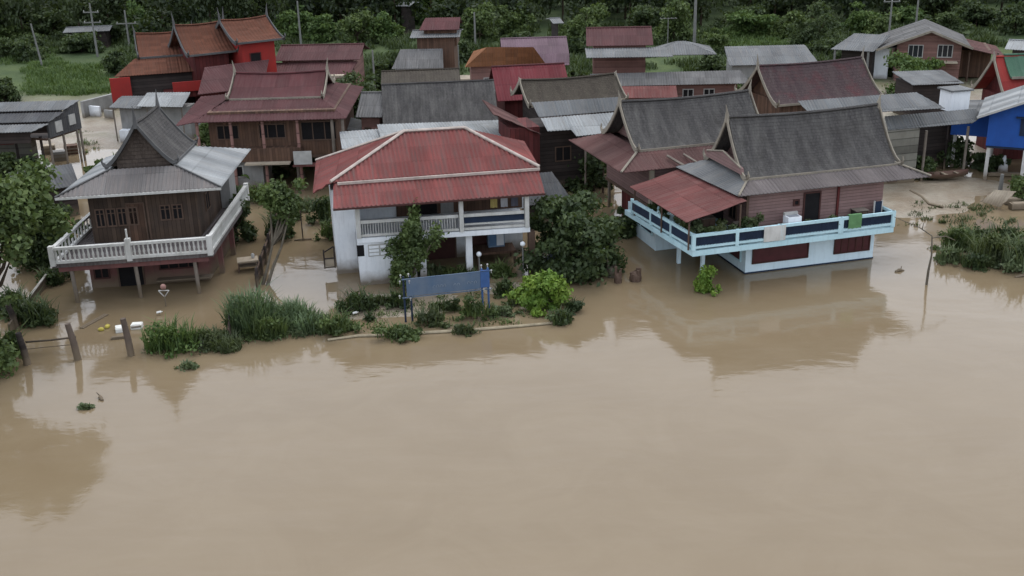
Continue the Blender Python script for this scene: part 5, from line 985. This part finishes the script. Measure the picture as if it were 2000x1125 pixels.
for i, (x, y, c, lb) in enumerate(((-.5, -.3, m_woodb, 'brown cabinet under the crimson porch roof by the wall'), (-1.7, 1.2, m_wframe, 'dark cabinet deep under the crimson porch roof'), (6.3, -.25, m_woodh, 'dark stool shaped box behind the green cloth'))):
    t = thing('cabinet', lb, 'cabinet', f(x, y, 2.085)); bx(t, 'body', c, f, x-.35, x+.35, y-.25, y+.25, 2.085, 2.9); bx(t, 'top', m_pole, f, x-.38, x+.38, y-.28, y+.28, 2.903, 2.94); bx(t, 'door', m_wframe, f, x-.3, x-.02, y-.275, y-.253, 2.15, 2.85); bx(t, 'door', m_wframe, f, x+.02, x+.3, y-.275, y-.253, 2.15, 2.85)
# drifting things
def slabthing(name, label, cat, px, py, sx, sy, sz, rot, mat, z=.0):
    p = U(px, py); q = Fr(p, rot); m_ = MB().box(q, -sx/2, sx/2, -sy/2, sy/2, z-.05, z+sz); m_.box(q, -sx*.42, sx*.42, -sy*.40, sy*.40, z+sz+.002, z+sz+.03); return tag(m_.build(name, mat, None, p), label, cat)
slabthing('foam_box', 'white foam box floating left of the arm post', 'box', 233, 646, .32, .55, .18, 20, m_foam); slabthing('foam_box', 'white foam box floating right of the arm post', 'box', 268, 640, .5, .42, .2, 5, m_foam); slabthing('floating_board', 'dark floating board below the foam boxes', 'board', 233, 661, .75, .22, .08, 12, m_woodh)
k = MB(); p = U(204, 643); k.ball(p+[-.1, -.15, .06], (.16, .12, .1)); k.ball(p+[.08, .2, .06], (.12, .2, .1)); tag(k.build('yellow_bag', plain('yellow_plastic', (.5, .42, .08), .4), None, p), 'crumpled yellow bag floating left of the foam boxes', 'bag')
k = MB(); p = U(184, 628); q = Fr(p, 70); k.box(q, -.9, .9, -.12, .12, -.04, .05); k.box(q, -.8, .8, -.02, .02, .052, .07); tag(k.build('drifting_plank', m_pole, None, p), 'pale plank half sunk in the yard left of the yellow bag', 'plank')
p = U(324, 598); z = zrow(p[0], p[1], 562); t = thing('planter_stand', 'small three legged wire stand with a pinkish ball in front of the balcony posts', 'stand', p); MB().tube([p-[0, 0, .6], p+[0, 0, z*.55]], .035, 5).build('stem', m_pole, t)
k = MB(); T = [p+[-.26, 0, z*.85], p+[.26, 0, z*.85], p+[0, 0, z*.5]]; [k.tube([T[i], T[(i+1) % 3]], .03, 5) for i in range(3)]; k.build('triangle_frame', m_whitep, t); MB().ball(p+[0, 0, z+.05], .15, 10, 6).build('ball', plain('pinkish_ball', (.35, .2, .17)), t)
for px, py, w_, lb in ((1241, 548, .32, 'ragged brown stump right of the pale stump in the water'), (1207, 552, .2, 'small brown stump between pale stump and ragged stump'), (1194, 540, .28, 'pale weathered stump left of the brown stumps')):
    p = U(px, py); k = MB(); rr = random.Random(px)
    for i in range(6): a = i*1.05; k.tube([p+[math.cos(a)*w_*.5, math.sin(a)*w_*.5, -.3], p+[math.cos(a)*w_*.7, math.sin(a)*w_*.7, rr.uniform(.3, .95)]], [w_*.5, w_*.22], 6)
    k.ball(p+[0, 0, .2], (w_, w_, .35), 8, 5, .1); tag(k.build('stump', m_barkl if 'pale weathered' in lb else m_wframe, None, p), lb, 'stump')
for px, py, l_, rt, lb in ((1757, 530, .55, 20, 'small dark log floating right of the pale blue house'), (198, 778, .55, 120, 'dark driftwood piece above the weed raft'), (1893, 515, .5, 0, 'dark floating branch left of the flooded shrubs'), (1995, 541, .7, 10, 'dark floating branch at the right edge')):
    p = U(px, py); q = Fr(p, rt); k = MB().tube([q(-l_/2, 0, .02), q(0, .04, .06), q(l_/2, 0, .01)], [.05, .09, .04], 6).tube([q(.05, 0, .05), q(.2, .12, .22)], [.04, .015], 5); tag(k.build('driftwood', m_woodh, None, p), lb, 'driftwood')
p = U(1809, 556); zt = zrow(p[0], p[1], 462); k = MB().tube([p-[0, 0, .6], p+[.03, 0, zt*.3], p+[.1, 0, zt*.6], p+[.05, .1, zt]], [.07, .06, .045, .03], 6).tube([p+[.05, .1, zt], p+[-.5, .4, zt+.35], p+[-1.6, 1.0, zt+.75]], [.035, .03, .015], 5).tube([p+[.05, .1, zt-.1], p+[.8, .3, zt-.1], p+[1.4, .5, zt-.4]], [.035, .03, .015], 5).tube([p+[-.4, .3, zt+.3], p+[-.35, .3, zt+.65]], [.03, .01], 4)
tag(k.build('dead_branch', m_barkl, None, p), 'bare crooked branch standing in pale water right of the house', 'branch')
p = U(592, 470); zt = zrow(p[0], p[1], 412); k = MB().tube([p-[0, 0, .6], p+[0, 0, zt]], [.05, .03], 5).tube([p+[-.5, 0, .06], p+[.5, .1, .08]], .05, 5); tag(k.build('mooring_stick', m_woodh, None, p), 'thin dark stick standing in pale water left of the white house', 'stick')
for px, py, lb in ((310, 611, 'white litter floating by the reed bush stem'), (693, 612, 'white bottle caught in the dark bush by the boom'), (616, 636, 'white litter at the weeds left of the boom'), (859, 618, 'pale cup floating under the blue sign'), (532, 625, 'white speck of litter in front of the reeds')):
    p = U(px, py, .12); tag(MB().tube([p-[.1, 0, 0], p+[.1, .05, .03]], [.06, .07], 7).tube([p+[.1, .05, .03], p+[.17, .07, .04]], [.03, .025], 6).build('plastic_bottle', m_foam, None, p), lb, 'litter')
t = thing('garden_table', 'small pale table half flooded beside the board fence', 'table', U(484, 528)); q = Fr(U(484, 528), 15); bx(t, 'table_top', m_cream, q, -.5, .6, -.3, .5, .55, .62); [post(t, q, x, y, -.6, .549, m_wframe, -.03, 'leg') for x in (-.45, .55) for y in (-.25, .45)]; bx(t, 'shelf', m_pole, q, -.42, .5, -.2, .4, .25, .3)
p = q(.35, .2, .625); tag(MB().tube([p, p+[0, 0, .18], p+[0, 0, .24]], [.09, .1, .05], 8).build('jar', m_frame, None, p), 'pale jar standing on the small flooded table', 'jar')
# right yard
for i in range(3):
    slabthing('concrete_step', 'pale concrete slab in the muddy yard, %s of the three at the right edge' % ('furthest', 'middle', 'nearest')[i], 'slab', 1972+i*12, 388+i*10, 1.5, .5, .28, 2, m_cream, z=.1)
f = frpx((1914, 398), (1952, 408), .1); k = MB(); k.corr([f(0, 0, .25), f(f.L, 0, .2), f(f.L+.6, .5, 1.25), f(.5, .6, 1.0)], .18, .03, .03); tag(k.build('fallen_roof_sheet', m_cream, None, f(0, 0)), 'tilted pale corrugated sheet leaning on a post in the muddy yard', 'roof sheet')
px_post('yard_post', 'round grey green post behind the tilted sheet', 'post', 1952, 382, 340, .13, m_conc)
P = [U(x, y, .16) for x, y in ((1778, 372), (1800, 384), (1815, 398), (1842, 404))]; tag(MB().tube(P, .08, 6).build('water_pipe', m_cream, None, P[0]), 'pale crooked pipe lying across the muddy yard', 'pipe')
f = Fr(U(1846, 352), 10); t = thing('small_boat', 'small reddish boat pulled up in the yard behind the house', 'boat', f(0, 0)); k = MB(); rings = []
for s_ in np.linspace(-1, 1, 9): wdt = .42*(1-abs(s_)**2.5)+.02; rings.append([f(s_*1.6, -wdt, .5+.15*s_*s_), f(s_*1.6, -wdt*.6, .18+.15*s_*s_), f(s_*1.6, wdt*.6, .18+.15*s_*s_), f(s_*1.6, wdt, .5+.15*s_*s_)])
k.grid(rings); k.build('hull', m_lowpink, t); bx(t, 'thwart', m_cream, f, -.2, .0, -.38, .38, .42, .46); bx(t, 'thwart', m_cream, f, .7, .85, -.3, .3, .44, .48)
p = U(1958, 336); k = MB().tube([p, p+[0, 0, .5], p+[0, 0, .9], p+[.05, 0, 1.15]], [.35, .3, .15, .05], 8); tag(k.build('tied_sack', m_white, None, p), 'white tied sack standing between the blue house stilts', 'sack')
f = Fr(U(1960, 342), -8); slabthing('plank', 'pale plank on the ground below the white sack', 'plank', 1962, 344, 2.2, .3, .12, -6, m_cream, z=.1)
# clutter under the stilted left house and the maroon house
for i, (px, py, c, lb) in enumerate(((96, 300, m_cream, 'pale crate under the left stilted house, near its corner'), (118, 312, m_grey, 'grey crate under the left stilted house, in the middle'), (140, 300, m_woodb, 'brown crate under the left stilted house, right side'))):
    p = U(px, py); p[2] = gz(p); q = Fr(p, 20); t = thing('crate', lb, 'crate', p, 'crates under the left stilted house'); bx(t, 'body', c, q, -.5, .5, -.4, .4, p[2], p[2]+.7)
    for z in (.15, .4): bx(t, 'slat', m_pole, q, -.53, .53, -.43, -.403, p[2]+z, p[2]+z+.1)
k = MB(); p = U(630, 305); t = thing('parasol', 'small folded blue parasol beside the maroon house poles', 'parasol', p); MB().tube([p, p+[0, 0, 2.2]], .04, 6).build('pole', m_frame, t); MB().tube([p+[0, 0, 1.5], p+[0, 0, 2.05], p+[0, 0, 2.3]], [.5, .25, .03], 9).build('canopy', plain('faded_blue_cloth', (.10, .25, .38)), t)
# utility poles and aerials
def upole(px, py, top, label, arms=(), r_=.14, lean=(0, 0)):
    b = U(px, py); b[2] = gz(b); z = zrow(b[0]+lean[0], b[1], top); t = thing('power_pole', label, 'pole', b, 'utility poles of the village'); MB().tube([b-[0, 0, .3], b+[lean[0], lean[1], z-b[2]]], [r_, r_*.65], 7).build('pole', m_conc, t)
    for row, w_ in arms: q = b+[lean[0], lean[1], zrow(b[0]+lean[0], b[1], row)-b[2]]; a_ = MB().beam(q-[w_, 0, 0], q+[w_, 0, 0], .09, .12).build('crossarm', m_conc, t); [MB().tube([q+[s_*w_*.9, 0, .06], q+[s_*w_*.9, 0, .22]], .05, 6).build('insulator', m_frame, a_) for s_ in (-1, 0.01, 1)]
    return t
upole(192, 118, 6, 'power pole with two crossarms in the upper left field', ((24, .9), (44, 1.0))); upole(255, 104, 20, 'shorter power pole with one crossarm behind the orange roofs', ((46, 1.2),)); upole(590, 108, 2, 'tall bare concrete pole behind the long maroon roof')
upole(85, 140, 46, 'leaning grey pole in the grass at upper left', r_=.12, lean=(-.5, 0)); upole(58, 300, 228, 'thin grey pole in front of the stepped tin roofs', r_=.09); upole(1355, 110, -40, 'tall concrete pole beside the grey hipped roof', r_=.2)
upole(1733, 100, 2, 'left one of the twin poles at upper right, with crossarm', ((3, .9),)); upole(1783, 104, -6, 'right one of the twin poles at upper right'); upole(736, 228, 98, 'slim pole beside the small fibre roof shed', r_=.11); upole(929, 104, 24, 'pale thin pole among trees right of the far maroon roof')
upole(448, 240, 128, 'pale pole rising in front of the left end of the large maroon roof', r_=.07); upole(897, 150, 88, 'thin grey pole beside the far stepped roofs', r_=.09)
b = U(1303, 125); z = zrow(b[0], b[1], 36); t = thing('tv_aerial', 'tv aerial on a mast behind the brick walled house', 'aerial', b); MB().tube([b, b+[0, 0, z]], .05, 5).build('mast', m_conc, t); a_ = MB().beam(b+[-.9, 0, z], b+[.9, 0, z], .05, .05); [a_.beam(b+[x, -.4, z+.03], b+[x, .4, z+.03], .03, .03) for x in (-.8, -.4, 0, .4, .8)]; a_.build('antenna', m_conc, t)
